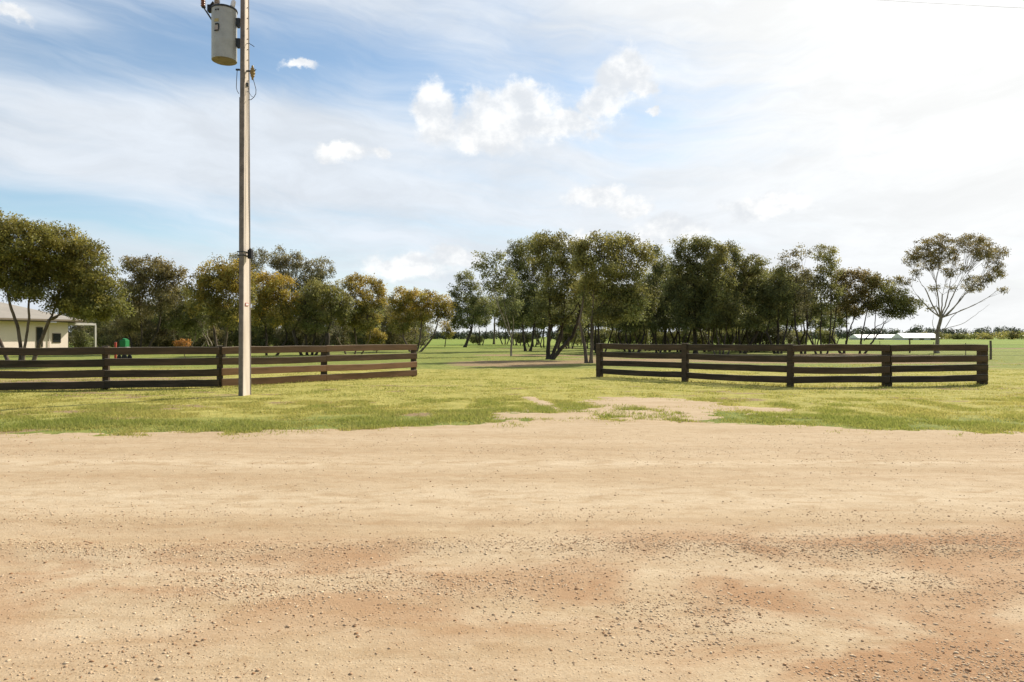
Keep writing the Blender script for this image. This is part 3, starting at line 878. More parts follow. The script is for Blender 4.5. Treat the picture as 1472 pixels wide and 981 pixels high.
TREES = [
    # --- left of the drive
    dict(label='broad green gum tree at the left edge in front of the cream house, branching low', bx=30, d=35.5, leaf='gold', bark='mid', r0=0.125, fork=470, tip=0.16, llen=0.14, clump=0.45,
         stems=((-0.15, 0.05), (0.12, 0.25), (-0.55, -1.2)), dens=1.15,
         blobs=[(-55, 350, 52, 46), (0, 342, 48, 36), (40, 350, 42, 36), (8, 388, 52, 30), (52, 392, 34, 26), (-50, 410, 45, 30), (40, 420, 30, 14)]),
    dict(label='broad bronze-green gum tree leaning right beside the patio of the cream house', bx=45, d=36.5, leaf='gold', bark='mid', r0=0.13, fork=455, tip=0.2, llen=0.14, clump=0.45,
         stems=((0.0, 0.95),), dens=1.15,
         blobs=[(88, 352, 42, 34), (122, 378, 36, 34), (85, 392, 40, 30), (142, 412, 30, 30), (110, 422, 36, 22), (155, 440, 28, 18), (90, 434, 28, 13), (126, 446, 30, 12)]),
    dict(label='reddish-brown tree standing between the house patio and the golden-topped tree', bx=200, d=60, leaf='brown', bark='dark', r0=0.14, tip=0.35, fork=480,
         stems=((-0.4, -0.6), (0.1, 0.1), (0.6, 0.9)), llen=0.2,
         blobs=[(196, 386, 22, 22), (228, 390, 26, 20), (250, 400, 16, 18), (210, 415, 34, 22), (195, 445, 28, 18), (240, 430, 24, 20), (180, 470, 22, 14)]),
    dict(label='low dark tangled tree with bare pale twigs left of the power pole', bx=268, d=64, leaf='dark', bark='pale', r0=0.09, tip=0.3, llen=0.2,
         stems=((-0.5, -0.6), (0.3, 0.5), (0.9, 1.0)), blobs=[(262, 430, 22, 20), (285, 445, 22, 20), (250, 458, 24, 18), (275, 470, 26, 16)],
         bare_limbs=[([(300, 497), (290, 478), (281, 470)], 0.05), ([(305, 497), (298, 480), (297, 474)], 0.05), ([(296, 466), (284, 460), (272, 452)], 0.05)]),
    dict(label='golden-topped tree with pale forked limbs just left of the power pole', bx=318, d=52, leaf='gold', bark='mid', r0=0.15, tip=0.55, fork=470, llen=0.18,
         stems=((-0.2, -0.3), (0.15, 0.3)), blobs=[(305, 392, 30, 20), (338, 396, 26, 24), (288, 412, 18, 20), (318, 418, 32, 22), (348, 428, 18, 24), (304, 445, 26, 20), (335, 455, 26, 18)],
         bare_limbs=[([(318, 455), (312, 430), (306, 412)], 0.06), ([(322, 455), (330, 425), (336, 405)], 0.05)]),
    dict(label='tall sparse tree top rising behind the power pole', bx=360, d=95, leaf='grey', bark='mid', r0=0.16, tip=0.3, llen=0.24, clump=0.6,
         blobs=[(345, 372, 16, 12), (368, 370, 16, 13), (358, 390, 24, 16), (360, 420, 24, 20)], dens=0.85),
    dict(label='golden tree with rounded crown and short dark forked trunk right of the power pole', bx=383, d=58, leaf='gold', bark='dark', r0=0.14, tip=0.75, fork=488, llen=0.19,
         stems=((0.0, 0.0), (0.85, 0.9)), blobs=[(380, 410, 24, 18), (405, 414, 22, 20), (418, 436, 16, 24), (388, 438, 30, 22), (372, 455, 16, 18), (408, 458, 20, 14)]),
    dict(label='tall grey-green tree rising above its neighbours right of the power pole', bx=430, d=90, leaf='grey', bark='mid', r0=0.2, tip=0.35, llen=0.24, clump=0.6,
         stems=((-0.3, -0.9), (0.4, 1.2)), blobs=[(400, 372, 13, 16), (408, 385, 16, 16), (432, 378, 18, 14), (462, 388, 20, 17), (446, 398, 22, 14), (418, 405, 22, 16), (440, 425, 30, 20)], dens=0.9),
    dict(label='olive tree with many dark stems fanning from one foot behind the left fence', bx=443, d=58, leaf='olive', bark='dark', r0=0.15, tip=0.4, fork=478, llen=0.19,
         stems=((-0.5, -0.7), (-0.1, -0.1), (0.25, 0.35), (0.55, 1.0)), blobs=[(448, 418, 20, 18), (476, 418, 22, 18), (440, 440, 18, 20), (465, 446, 26, 20), (492, 440, 16, 22), (452, 465, 24, 12)]),
    dict(label='golden-brown tree left of the round shrub behind the left fence', bx=512, d=62, leaf='gold', bark='mid', r0=0.11, tip=0.6, fork=485, llen=0.19,
         stems=((-0.9, -0.9), (-0.1, 0.1), (0.5, 0.8)), blobs=[(510, 408, 18, 14), (532, 412, 18, 16), (545, 432, 12, 22), (515, 434, 26, 22), (500, 455, 18, 18), (530, 460, 24, 18)]),
    dict(label='golden spreading tree nearest the drive above the end of the left fence', bx=597, d=72, leaf='gold', bark='mid', r0=0.14, tip=0.65, fork=485, llen=0.21,
         stems=((-0.5, -0.8), (0.2, 0.3), (0.5, 1.4)), blobs=[(575, 428, 18, 14), (600, 426, 22, 12), (628, 434, 18, 14), (585, 446, 28, 16), (618, 450, 24, 14), (642, 446, 9, 14), (575, 466, 18, 14)],
         bare_limbs=[([(604, 500), (612, 490), (622, 484), (628, 479)], 0.06), ([(597, 488), (596, 470), (600, 455)], 0.05)]),
    # --- right of the drive, front rank
    dict(label='slim dark tree leaning right at the back left edge of the grove', bx=668, d=100, leaf='dark', bark='dark', r0=0.24, tip=0.3, fork=470, llen=0.26, clump=0.6,
         stems=((0, 1.0),), blobs=[(668, 402, 14, 11), (656, 418, 12, 12), (682, 418, 14, 14), (664, 436, 18, 14), (690, 440, 16, 16), (676, 456, 24, 12), (652, 446, 11, 15), (658, 466, 14, 10)], dens=0.95),
    dict(label='slender tree with single straight grey trunk standing far back in the grove opening', bx=710, d=140, leaf='olive', bark='mid', r0=0.22, tip=0.3, fork=462, llen=0.32, clump=0.75,
         blobs=[(703, 430, 10, 12), (716, 428, 10, 14), (708, 446, 14, 10), (720, 412, 10, 10)], dens=0.8),
    dict(label='thin pale-trunked gum forking low beside the drive into the grove', bx=735, d=56, leaf='dark', bark='pale', r0=0.085, tip=0.3, fork=484, llen=0.19,
         stems=((0.0, 0.02),), dens=0.85, blobs=[(690, 374, 13, 12), (702, 388, 14, 12), (716, 372, 12, 10), (722, 396, 14, 16), (708, 408, 14, 12), (738, 408, 14, 20), (740, 440, 12, 14)],
         bare_limbs=[([(733, 482), (725, 462), (718, 440), (712, 416)], 0.06)]),
    dict(label='dark tree with close twin trunks behind the pale-trunked gum', bx=757, d=75, leaf='dark', bark='dark', r0=0.21, tip=0.35, fork=470, llen=0.21,
         stems=((-0.1, -0.3), (0.35, 0.5)), blobs=[(746, 358, 18, 14), (770, 352, 20, 14), (740, 384, 16, 16), (765, 380, 26, 20), (752, 412, 24, 20), (780, 412, 20, 20), (745, 440, 18, 16), (770, 444, 24, 14), (750, 456, 26, 10), (728, 425, 14, 14)]),
    dict(label='large dark gum with stems splaying right from a thick dark foot, front of the grove', bx=788, d=47.5, leaf='olive', bark='dark', r0=0.2, tip=0.35, fork=478, llen=0.16,
         stems=((0.0, 0.0), (0.1, 0.75), (0.2, 1.5)), blobs=[(785, 356, 24, 16), (812, 350, 24, 14), (795, 380, 28, 20), (825, 380, 22, 22), (805, 410, 30, 20), (832, 418, 18, 22), (790, 434, 22, 16), (815, 446, 20, 10), (845, 442, 18, 16), (800, 456, 26, 9)],
         bare_limbs=[([(800, 478), (812, 462), (824, 448), (836, 425)], 0.08)]),
    dict(label='large olive gum with tall grey trunk beside the left end of the right fence', bx=848, d=41, leaf='olive', bark='mid', r0=0.16, tip=0.4, fork=455, llen=0.15,
         stems=((0.05, 0.08), (-0.2, -0.45)), dens=1.1, blobs=[(845, 356, 24, 18), (872, 348, 24, 14), (902, 352, 24, 16), (860, 384, 34, 24), (898, 384, 30, 24), (925, 372, 14, 20), (850, 420, 26, 20), (885, 424, 32, 22), (915, 424, 18, 22), (870, 452, 26, 12), (905, 450, 24, 14)]),
    dict(label='small dark tree with curved foot just behind the large front gum', bx=801, d=58, leaf='olive', bark='dark', r0=0.13, tip=0.3, fork=488, llen=0.19,
         stems=((0.0, 0.25),), blobs=[(812, 440, 18, 18), (828, 455, 16, 14), (800, 458, 14, 10)]),
    dict(label='twin-trunked olive tree behind the first bay of the right fence', bx=910, d=64, leaf='olive', bark='dark', r0=0.15, tip=0.3, fork=480, llen=0.19,
         stems=((-0.25, -0.45), (0.4, 0.7)), blobs=[(896, 440, 24, 20), (926, 436, 22, 26), (912, 464, 28, 11)]),
    dict(label='slim tree with a separate leafy top showing between two large crowns', bx=944, d=66, leaf='dark', bark='dark', r0=0.13, tip=0.3, fork=480, llen=0.19,
         stems=((0.0, -0.1), (0.3, 0.5)), blobs=[(942, 362, 10, 12), (950, 378, 14, 16), (944, 398, 12, 12), (938, 428, 20, 22), (955, 446, 22, 18), (948, 464, 24, 10), (932, 408, 12, 14)]),
    dict(label='tall dark dense gum standing behind the second post of the right fence', bx=1000, d=63, leaf='dark', bark='dark', r0=0.22, tip=0.4, fork=470, llen=0.19,
         stems=((0, 0.0),), dens=1.1, blobs=[(985, 356, 18, 15), (1012, 350, 20, 12), (982, 382, 20, 22), (1008, 380, 24, 20), (990, 412, 28, 22), (1015, 425, 22, 24), (980, 438, 22, 18), (1000, 452, 26, 14), (968, 412, 14, 20), (985, 464, 24, 9)]),
    dict(label='many-stemmed pale-trunked tree between two tall dark gums behind the right fence', bx=1036, d=61, leaf='olive', bark='mid', r0=0.10, tip=0.35, fork=480, llen=0.19,
         stems=((-0.5, -0.9), (-0.1, -0.3), (0.25, 0.2), (0.5, 0.8)), blobs=[(1035, 366, 16, 14), (1032, 385, 20, 20), (1030, 412, 22, 24), (1040, 440, 28, 20), (1022, 458, 20, 12), (1046, 463, 24, 10)],
         bare_limbs=[([(1030, 506), (1022, 485), (1008, 474), (1000, 470)], 0.06)]),
    dict(label='wide dark gum with forked leaning trunk left of the right fence corner post', bx=1066, d=64, leaf='dark', bark='dark', r0=0.2, tip=0.45, fork=482, llen=0.19,
         stems=((-0.1, -0.1), (0.2, 1.2)), dens=1.1, blobs=[(1050, 366, 22, 16), (1078, 382, 22, 16), (1058, 394, 28, 20), (1092, 402, 20, 20), (1062, 424, 30, 22), (1096, 432, 20, 20), (1075, 452, 28, 14), (1108, 416, 14, 18), (1085, 465, 24, 8)]),
    dict(label='dark tree with three upright stems at the corner post of the right fence', bx=1118, d=63, leaf='dark', bark='dark', r0=0.15, tip=0.3, fork=478, llen=0.19,
         stems=((-0.25, -0.8), (0.05, 0.0), (0.3, 0.45)), blobs=[(1122, 395, 14, 16), (1118, 420, 20, 20), (1134, 432, 14, 18), (1108, 446, 18, 16), (1126, 452, 18, 12), (1140, 408, 12, 14)]),
    dict(label='sparse tall tree with open feathery top and straight dark trunk right of the corner post', bx=1155, d=63, leaf='grey', bark='dark', r0=0.15, tip=0.35, fork=478, llen=0.19,
         stems=((-0.15, -0.5), (0.1, 0.2)), dens=0.72, blobs=[(1132, 374, 12, 10), (1152, 362, 14, 12), (1146, 392, 18, 14), (1168, 398, 16, 18), (1152, 424, 20, 16), (1160, 448, 18, 12)]),
    dict(label='upright tree with thin bent stems between the sparse tree and the bronze tree', bx=1184, d=63, leaf='olive', bark='dark', r0=0.11, tip=0.35, fork=480, llen=0.19,
         stems=((-0.7, -0.9), (-0.2, -0.1), (0.2, 0.3)), dens=0.85, blobs=[(1182, 366, 17, 13), (1194, 386, 14, 16), (1180, 396, 14, 16), (1190, 418, 18, 18), (1180, 442, 18, 14)]),
    dict(label='bronze-brown tree with vase-shaped dark trunk behind the right fence', bx=1212, d=64, leaf='brown', bark='dark', r0=0.16, tip=0.55, fork=484, llen=0.19,
         stems=((-0.1, -0.9), (0.1, 0.3)), blobs=[(1208, 404, 14, 14), (1224, 396, 12, 10), (1238, 408, 18, 16), (1216, 424, 26, 18), (1245, 432, 18, 18), (1226, 446, 26, 10)]),
    dict(label='low olive tree spreading to the right towards the lone gum', bx=1238, d=63, leaf='olive', bark='dark', r0=0.13, tip=0.4, fork=486, llen=0.19,
         stems=((-0.1, 0.1), (0.3, 0.9)), blobs=[(1256, 402, 12, 10), (1268, 414, 18, 16), (1288, 428, 20, 14), (1308, 438, 18, 13), (1272, 440, 24, 12), (1296, 449, 20, 8)],
         bare_limbs=[([(1242, 490), (1256, 472), (1268, 464), (1282, 450)], 0.05)]),
    dict(label='lone open-crowned gum with a pale trunk and fanning limbs at far right', bx=1347, d=65, leaf='brown', bark='pale', r0=0.17, tip=0.4, fork=452, llen=0.17, clump=0.36, flat=0.75, twigs=0.7,
         stems=((0, 0),), dens=0.74, blobs=[(1318, 392, 9, 6), (1392, 402, 10, 6), (1420, 400, 12, 7), (1330, 352, 16, 9), (1352, 346, 18, 10), (1322, 366, 22, 10), (1350, 364, 22, 12), (1308, 374, 12, 8), (1342, 380, 18, 8), (1390, 346, 22, 9), (1412, 352, 20, 10), (1432, 362, 18, 10), (1404, 366, 20, 9), (1376, 358, 12, 8), (1372, 374, 12, 6), (1430, 380, 14, 8), (1432, 394, 14, 9), (1362, 391, 12, 7), (1384, 386, 9, 6),
                                               (1408, 411, 18, 7), (1438, 417, 9, 4), (1368, 412, 6, 6), (1344, 412, 7, 7), (1292, 402, 14, 6), (1306, 404, 8, 5), (1338, 444, 6, 6)],
         bare_limbs=[([(1352, 480), (1372, 452), (1385, 444), (1416, 432)], 0.035), ([(1356, 474), (1385, 465), (1402, 452), (1419, 438)], 0.03), ([(1345, 480), (1338, 465), (1337, 452)], 0.035)]),
]
for i, t in enumerate(TREES):
    t = dict(t); lab = t.pop('label')
    build_tree('gum_tree', lab, 'tree', seed=i + 1, group='gum trees behind the timber fences', **t)

# shrubs
build_tree('shrub', 'rounded yellow-green shrub behind the left fence, right of the golden-brown tree', 'shrub', 541, 66, [(536, 482, 13, 10), (548, 486, 9, 10), (540, 494, 14, 8)], 'gold', 'mid', r0=0.05, tip=0.5, seed=71, llen=0.16, clump=0.35)
build_tree('shrub', 'small yellow-green sapling at the edge of the drive, right of the spreading golden tree', 'shrub', 640, 105, [(641, 470, 9, 9), (645, 478, 6, 8)], 'gold', 'dark', r0=0.08, tip=0.7, seed=72, llen=0.24)
build_tree('shrub', 'orange-brown leafy shrub showing above the left fence', 'shrub', 265, 45, [(262, 493, 7, 5), (268, 496, 6, 6)], 'orange', 'mid', r0=0.03, tip=0.6, seed=73, llen=0.11, clump=0.2, fork=505)
build_tree('shrub', 'dark shrub growing beside the white patio post of the cream house', 'shrub', 119, 68, [(112, 480, 8, 9), (124, 488, 10, 10), (115, 497, 12, 8)], 'dark', 'dark', r0=0.05, tip=0.1, seed=75, llen=0.18, clump=0.35)
build_tree('shrub', 'grey-green dense bush among the trunks near the corner post of the right fence', 'shrub', 1094, 74, [(1080, 484, 20, 14), (1104, 482, 22, 16), (1125, 488, 16, 12)], 'grey', 'mid', r0=0.05, tip=0.1, seed=74, llen=0.18, clump=0.4)

# slender trees deeper in the two groves: a few kinds, copied
def copy_tree(o):
    c = o.copy(); COL.objects.link(c)
    for ch in o.children:
        k = ch.copy(); COL.objects.link(k); k.parent = c
    return c


GR = 'slender trees deep in the right-hand grove'
GL = 'bushy trees filling in behind the left-hand trees'
LR = 'slender dark tree deep in the right-hand grove behind the front trunks'
LL = 'bushy tree in the back row behind the left-hand trees'
kinds = []
for j, (bx, d, blobs, leaf, bark, stems) in enumerate([
        (868, 95, [(856, 436, 20, 18), (882, 440, 18, 18), (868, 458, 24, 12)], 'dark', 'dark', ((0, 0.2),)),
        (835, 120, [(828, 446, 18, 16), (848, 440, 14, 16), (838, 464, 20, 9)], 'olive', 'dark', ((-0.2, -0.5), (0.2, 0.5))),
        (960, 100, [(952, 440, 20, 20), (974, 448, 18, 18), (960, 465, 22, 9)], 'dark', 'mid', ((0, -0.3), (0.5, 0.7)))]):
    kinds.append(build_tree('slender_tree', LR, 'tree', bx, d, blobs, leaf, bark, ((-0.5, -0.9), (0.0, 0.1), (0.4, 0.9)), r0=0.14, tip=0.3, seed=80 + j, group=GR, llen=0.26, clump=0.55, fork=478))
rr = random.Random(5)
for i, (px, d) in enumerate([(690, 125), (726, 135), (748, 118), (774, 130), (782, 98), (818, 90), (856, 80), (882, 110), (892, 84), (926, 92), (935, 115), (972, 82), (983, 105), (1012, 95), (1024, 84), (1046, 100),
                             (1052, 82), (1080, 96), (1096, 108), (1142, 100), (1172, 112), (1200, 120), (905, 72), (928, 74), (956, 72), (978, 70), (1018, 72), (1058, 74), (1086, 70), (1102, 78), (862, 66), (842, 92), (814, 112), (766, 108), (738, 122), (996, 118), (1066, 118), (1136, 74)]):
    o = copy_tree(kinds[i % 3]); o.location = (gx(px, d), d, 0); o.rotation_euler.z = rr.uniform(0, 6.28)
    s = rr.uniform(0.85, 1.15); o.scale = (s, s, s * rr.uniform(0.9, 1.1))
kinds = []
for j, (bx, d, blobs, leaf) in enumerate([
        (230, 95, [(215, 450, 22, 18), (240, 445, 24, 22), (228, 470, 30, 18), (250, 485, 20, 14), (208, 487, 18, 13), (230, 492, 24, 10)], 'grey'),
        (480, 100, [(470, 455, 24, 20), (495, 460, 20, 20), (480, 480, 30, 16), (470, 492, 20, 10), (492, 492, 18, 10)], 'brown'),
        (340, 92, [(335, 452, 26, 22), (355, 465, 20, 20), (338, 480, 26, 16), (350, 491, 22, 10)], 'olive')]):
    kinds.append(build_tree('background_tree', LL, 'tree', bx, d, blobs, leaf, 'mid', ((-0.3, -0.8), (0.3, 0.7)), r0=0.14, tip=0.3, seed=90 + j, group=GL, llen=0.26, clump=0.6, dens=0.8))
for i, (px, d) in enumerate([(112, 98), (132, 110), (150, 92), (166, 104), (185, 88), (204, 112), (218, 100), (246, 92), (265, 105), (282, 98), (296, 88), (312, 110), (328, 100), (365, 104), (382, 92), (398, 112), (420, 92), (446, 106), (462, 95), (512, 108), (528, 98), (548, 110), (566, 100), (586, 112), (602, 122)]):
    o = copy_tree(kinds[i % 3]); o.location = (gx(px, d), d, 0); o.rotation_euler.z = rr.uniform(0, 6.28)
    s = rr.uniform(0.85, 1.1); o.scale = (s, s, s)

# low bushes among the trunks of the grove
GB = 'low bushes among the trunks of the right-hand grove'
LB = 'low olive bush among the dark trunks deep in the right-hand grove'
bush = build_tree('shrub', LB, 'shrub', 890, 92, [(884, 482, 12, 8), (897, 484, 10, 8), (890, 491, 14, 6)], 'olive', 'mid', r0=0.05, tip=0.2, seed=78, llen=0.2, clump=0.4, group=GB)
for i, (px, d) in enumerate([(818, 100), (838, 112), (858, 90), (916, 86), (938, 98), (958, 84), (980, 96), (1004, 86), (1030, 100), (1052, 90), (1068, 102), (1150, 92), (1190, 104), (752, 128), (684, 132)]):
    o = copy_tree(bush); o.location = (gx(px, d), d, 0); o.rotation_euler.z = rr.uniform(0, 6.28)
    q = rr.uniform(0.75, 1.3); o.scale = (q * 1.2, q, q * rr.uniform(0.8, 1.15))

# distant woods along the horizon
def far_woods(name, label, a0, a1, d, h0, h1, leaf, seed, dd=60):
    rng = np.random.default_rng(seed)
    n = int((a1 - a0) * d / 1.0)
    px = rng.uniform(a0, a1, n); dist = d + rng.uniform(0, dd, n)
    hh = h0 + (h1 - h0) * sstep(0.3, 0.75, fbm(px * 22, np.zeros(n), seed, 4)) * rng.uniform(0.7, 1.1, n)
    c = np.stack([np.tan(px) * dist, dist, hh * 0.52], 1)
    r = np.stack([rng.uniform(2.0, 4.5, n), rng.uniform(2, 4, n), hh * 0.5], 1)
    k = np.full(n, 110)
    v, f, at_ = leaves(c, r, k, 1.1, 0.75, rng, 0.4, tipness=rng.random(n))
    o = mesh_np(name, v, f, LEAF[leaf], attrs=at_)
    tag(o, label, 'woods', None, 'stuff')


far_woods('distant_woods', 'dark wooded rise on the horizon at far right', R(27), R(50), 520, 8.0, 12.0, 'far', 5)
far_woods('distant_scrub', 'olive scrub in front of the wooded rise at far right', R(31), R(50), 360, 2.8, 5.2, 'olive', 6, 30)
far_woods('distant_tree_line', 'low dark tree line closing the paddock beyond the groves', R(-50), R(31), 380, 4.5, 9.5, 'far', 7)

# ------------------------------------------------------------------ timber fences
def rail_mesh(L, h, th, rng):
    """sawn hardwood rail along +x, slightly bowed, with eased edges"""
    bm = bmesh.new()
    n = 9
    rings = []
    bow = rng.uniform(-0.03, 0.018); tw = rng.uniform(-0.02, 0.02)
    for i in range(n):
        t = i / (n - 1); x = t * L
        dz = bow * math.sin(math.pi * t) + rng.uniform(-0.003, 0.003)
        dy = tw * math.sin(math.pi * t)
        hh = h + rng.uniform(-0.006, 0.006); c = 0.012
        prof = [(-th / 2 + c, 0), (th / 2 - c, 0), (th / 2, c), (th / 2, hh - c), (th / 2 - c, hh), (-th / 2 + c, hh), (-th / 2, hh - c), (-th / 2, c)]
        rings.append([bm.verts.new((x, y + dy, z + dz)) for y, z in prof])
    for a, b in zip(rings, rings[1:]):
        for k in range(8):
            bm.faces.new((a[k], a[(k + 1) % 8], b[(k + 1) % 8], b[k]))
    bm.faces.new(rings[0]); bm.faces.new(rings[-1][::-1])
    bmesh.ops.recalc_face_normals(bm, faces=bm.faces)
    return bm


def build_fence(label, pts, tops, rail_h, post_front, ends, caps, post_w, ruddy):
    root = empty('timber_fence', (*pts[0], 0)); tag(root, label, 'fence', 'dark timber rail fences flanking the drive')
    rng = random.Random(len(label))
    o0 = Vector((*pts[0], 0))
    th = 0.07
    for i, (a, b) in enumerate(zip(pts, pts[1:])):
        a2, b2 = Vector((*a, 0)), Vector((*b, 0))
        u = (b2 - a2).normalized(); L = (b2 - a2).length
        nrm = Vector((u.y, -u.x, 0))
        if nrm.y > 0: nrm = -nrm
        ang = math.atan2(u.y, u.x)
        e0 = 0.06 if i == 0 else 0.0; e1 = 0.06 if i == len(pts) - 2 else 0.0
        side = 1 if not post_front[i] else 0
        for ti, tz in enumerate(tops):
            bm = rail_mesh(L + e0 + e1 - 0.008, rail_h, th, rng)
            me = bpy.data.meshes.new('rail'); bm.to_mesh(me); bm.free(); me.materials.append(M['wood'])
            wv = me.attributes.new('ruddy', 'FLOAT', 'FACE'); wv.data.foreach_set('value', np.full(len(me.polygons), ruddy[i][ti] * rng.uniform(0.8, 1.1) + max(0, rng.gauss(-0.02, 0.07)), np.float32))
            r = bpy.data.objects.new('rail', me); COL.objects.link(r); r.parent = root
            off = nrm * ((post_w / 2 + th / 2 + 0.004) if side else -(post_w * 0.0))
            p = a2 - u * (e0 - 0.004) + off - o0
            r.location = (p.x, p.y, tz - rail_h + rng.uniform(-0.016, 0.016)); r.rotation_euler = (rng.uniform(-0.03, 0.03), rng.uniform(-0.005, 0.005), ang)
    for i, a in enumerate(pts):
        mb = MB()
        j = min(i, len(pts) - 2)
        u = (Vector((*pts[j + 1], 0)) - Vector((*pts[j], 0))).normalized(); ang = math.atan2(u.y, u.x)
        if 0 < i < len(pts) - 1:
            u0 = (Vector((*pts[i], 0)) - Vector((*pts[i - 1], 0))).normalized(); ang = math.atan2((u + u0).y, (u + u0).x)
        h = tops[0] + (0.035 if caps[i] else -0.01) + 0.35
        mb.box((0, 0, h / 2 - 0.35), (post_w * ends[i], post_w, h), None, 0.012)
        p = mb.build('post', M['wood'], root)
        p.location = Vector((*a, 0)) - o0; p.rotation_euler = (rng.uniform(-0.015, 0.015), rng.uniform(-0.015, 0.015), ang)
    return root


def on_ground(px, py):
    d = F * EYE / (py - HY)
    return (gx(px, d), d)


A = on_ground(594.5, 541.2); B_ = on_ground(316, 557); Mid = ((A[0] + B_[0]) / 2 - 0.12, (A[1] + B_[1]) / 2 - 0.16)
C_ = (-12.35, 20.75); D_ = (-15.4, 20.0); E_ = (-18.4, 19.3)
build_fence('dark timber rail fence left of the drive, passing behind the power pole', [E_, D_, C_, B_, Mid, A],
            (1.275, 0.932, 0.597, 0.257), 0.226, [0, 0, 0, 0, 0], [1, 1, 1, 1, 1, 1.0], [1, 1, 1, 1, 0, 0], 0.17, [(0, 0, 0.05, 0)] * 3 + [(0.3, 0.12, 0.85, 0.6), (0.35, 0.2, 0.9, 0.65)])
A = on_ground(862, 541.5); B_ = on_ground(1136, 556.3); Mid = on_ground(985, 548); C_ = on_ground(1275, 555.6); D_ = on_ground(1412, 553)
build_fence('dark timber rail fence right of the drive with its outer end at far right', [A, Mid, B_, C_, D_],
            (1.325, 0.992, 0.658, 0.323), 0.214, [1, 1, 0, 0], [1.1, 1, 1.1, 1.2, 1.3], [0, 1, 1, 0, 0], 0.2, [(0.03, 0.03, 0, 0), (0.05, 0.03, 0, 0), (0.15, 0.12, 0, 0.05), (0.12, 0.1, 0, 0)])

# wire fence across the paddock on the right
wf = empty('wire_fence', (33.0, 47.0, 0)); tag(wf, 'thin post and wire stock fence edging the paddock beyond the right timber fence', 'wire fence')
line = [(57, 45.5), (50, 46), (43.5, 46.4), (38.5, 46.7), (33.0, 47.0), (34.6, 52), (36.5, 59), (38.5, 66), (41, 76), (44, 90)]
for i, (x, y) in enumerate(line):
    mb = MB(); fat = 0.075 if i in (4, 7) else 0.03
    mb.tube([(0, 0, -0.3), (0.01, 0, 0.6), (0, 0.01, 1.32 if fat > 0.05 else 1.1)], [fat, fat * 0.95, fat * 0.9], 8)
    p = mb.build('post', M['post'], wf, True); p.location = (x - 33, y - 47, 0)
for z in (0.3, 0.55, 0.8, 1.05):
    mb = MB(); mb.tube([(x - 33, y - 47, z) for x, y in line], 0.006, 4); mb.build('wire', M['wire'], wf)

# ------------------------------------------------------------------ power pole
PB = Vector((*on_ground(352, 568.3), 0))
pole = empty('power_pole', PB); tag(pole, 'tall tapering concrete and steel power pole in front of the left fence', 'power pole')
# local axes: bw along the broad lit face, nw along the narrow shaded face
pa = R(-11)                                             # heading of the broad face's normal, from +x
nB = Vector((math.cos(pa), math.sin(pa), 0)); nN = Vector((math.cos(pa - math.pi / 2), math.sin(pa - math.pi / 2), 0))
HT = 12.6


def half(z): return (0.205 - 0.0088 * z)


def quad_shaft(mb, x0, x1, fn0, fn1, zs):
    """prism: x0..x1 along nB, between fn0(z)..fn1(z) along nN"""
    rings = []
    for z in zs:
        a, b = fn0(z), fn1(z)
        rings.append([mb.bm.verts.new(nB * p + nN * q + Vector((0, 0, z))) for p, q in ((x0, a), (x1, a), (x1, b), (x0, b))])
    for r0, r1 in zip(rings, rings[1:]):
        for k in range(4): mb.bm.faces.new((r0[k], r0[(k + 1) % 4], r1[(k + 1) % 4], r1[k]))
    mb.bm.faces.new(rings[0][::-1]); mb.bm.faces.new(rings[-1])


zs = [-0.5] + [i * 0.7 for i in range(19)]
mb = MB(); quad_shaft(mb, -0.052, 0.052, lambda z: -half(z) + 0.012, lambda z: half(z) - 0.012, zs); mb.build('concrete_core', M['concrete'], pole)
for s in (-1, 1):
    mb = MB()
    if s > 0: quad_shaft(mb, -0.062, 0.062, lambda z: half(z) - 0.0115, lambda z: half(z), zs)
    else: quad_shaft(mb, -0.062, 0.062, lambda z: -half(z), lambda z: -half(z) + 0.0115, zs)
    for q in (-1, 1):
        a, b = (0.0535, 0.061) if q > 0 else (-0.061, -0.0535)
        if s > 0: quad_shaft(mb, a, b, lambda z: half(z) - 0.034, lambda z: half(z) - 0.0118, zs)
        else: quad_shaft(mb, a, b, lambda z: -half(z) + 0.0118, lambda z: -half(z) + 0.034, zs)
    mb.build('steel_channel', M['steel'], pole)
# bolts through the shaft
for z in [8.3 + 0.285 * i for i in range(12)]:
    mb = MB(); mb.tube([nB * 0.05 + nN * (half(z) * -0.35) + Vector((0, 0, z)), nB * 0.075 + nN * (half(z) * -0.35) + Vector((0, 0, z))], 0.012, 6)
    mb.build('bolt', M['dark_metal'], pole)


def onpole(px, py, d=None):
    return Vector(at(px, py, d or PB.y)) - PB


# number plate with red border
z = onpole(352, 438).z
rot = Matrix((nN, Vector((0, 0, 1)), nB)).transposed()
mb = MB(); mb.box(nB * 0.064 + Vector((0, 0, z)), (0.15, 0.085, 0.006), rot); pl = mb.build('number_plate', M['red'], pole)
mb = MB(); mb.box(nB * 0.0685 + Vector((0, 0, z)), (0.118, 0.052, 0.005), rot); mb.build('plate_face', M['white'], pl)
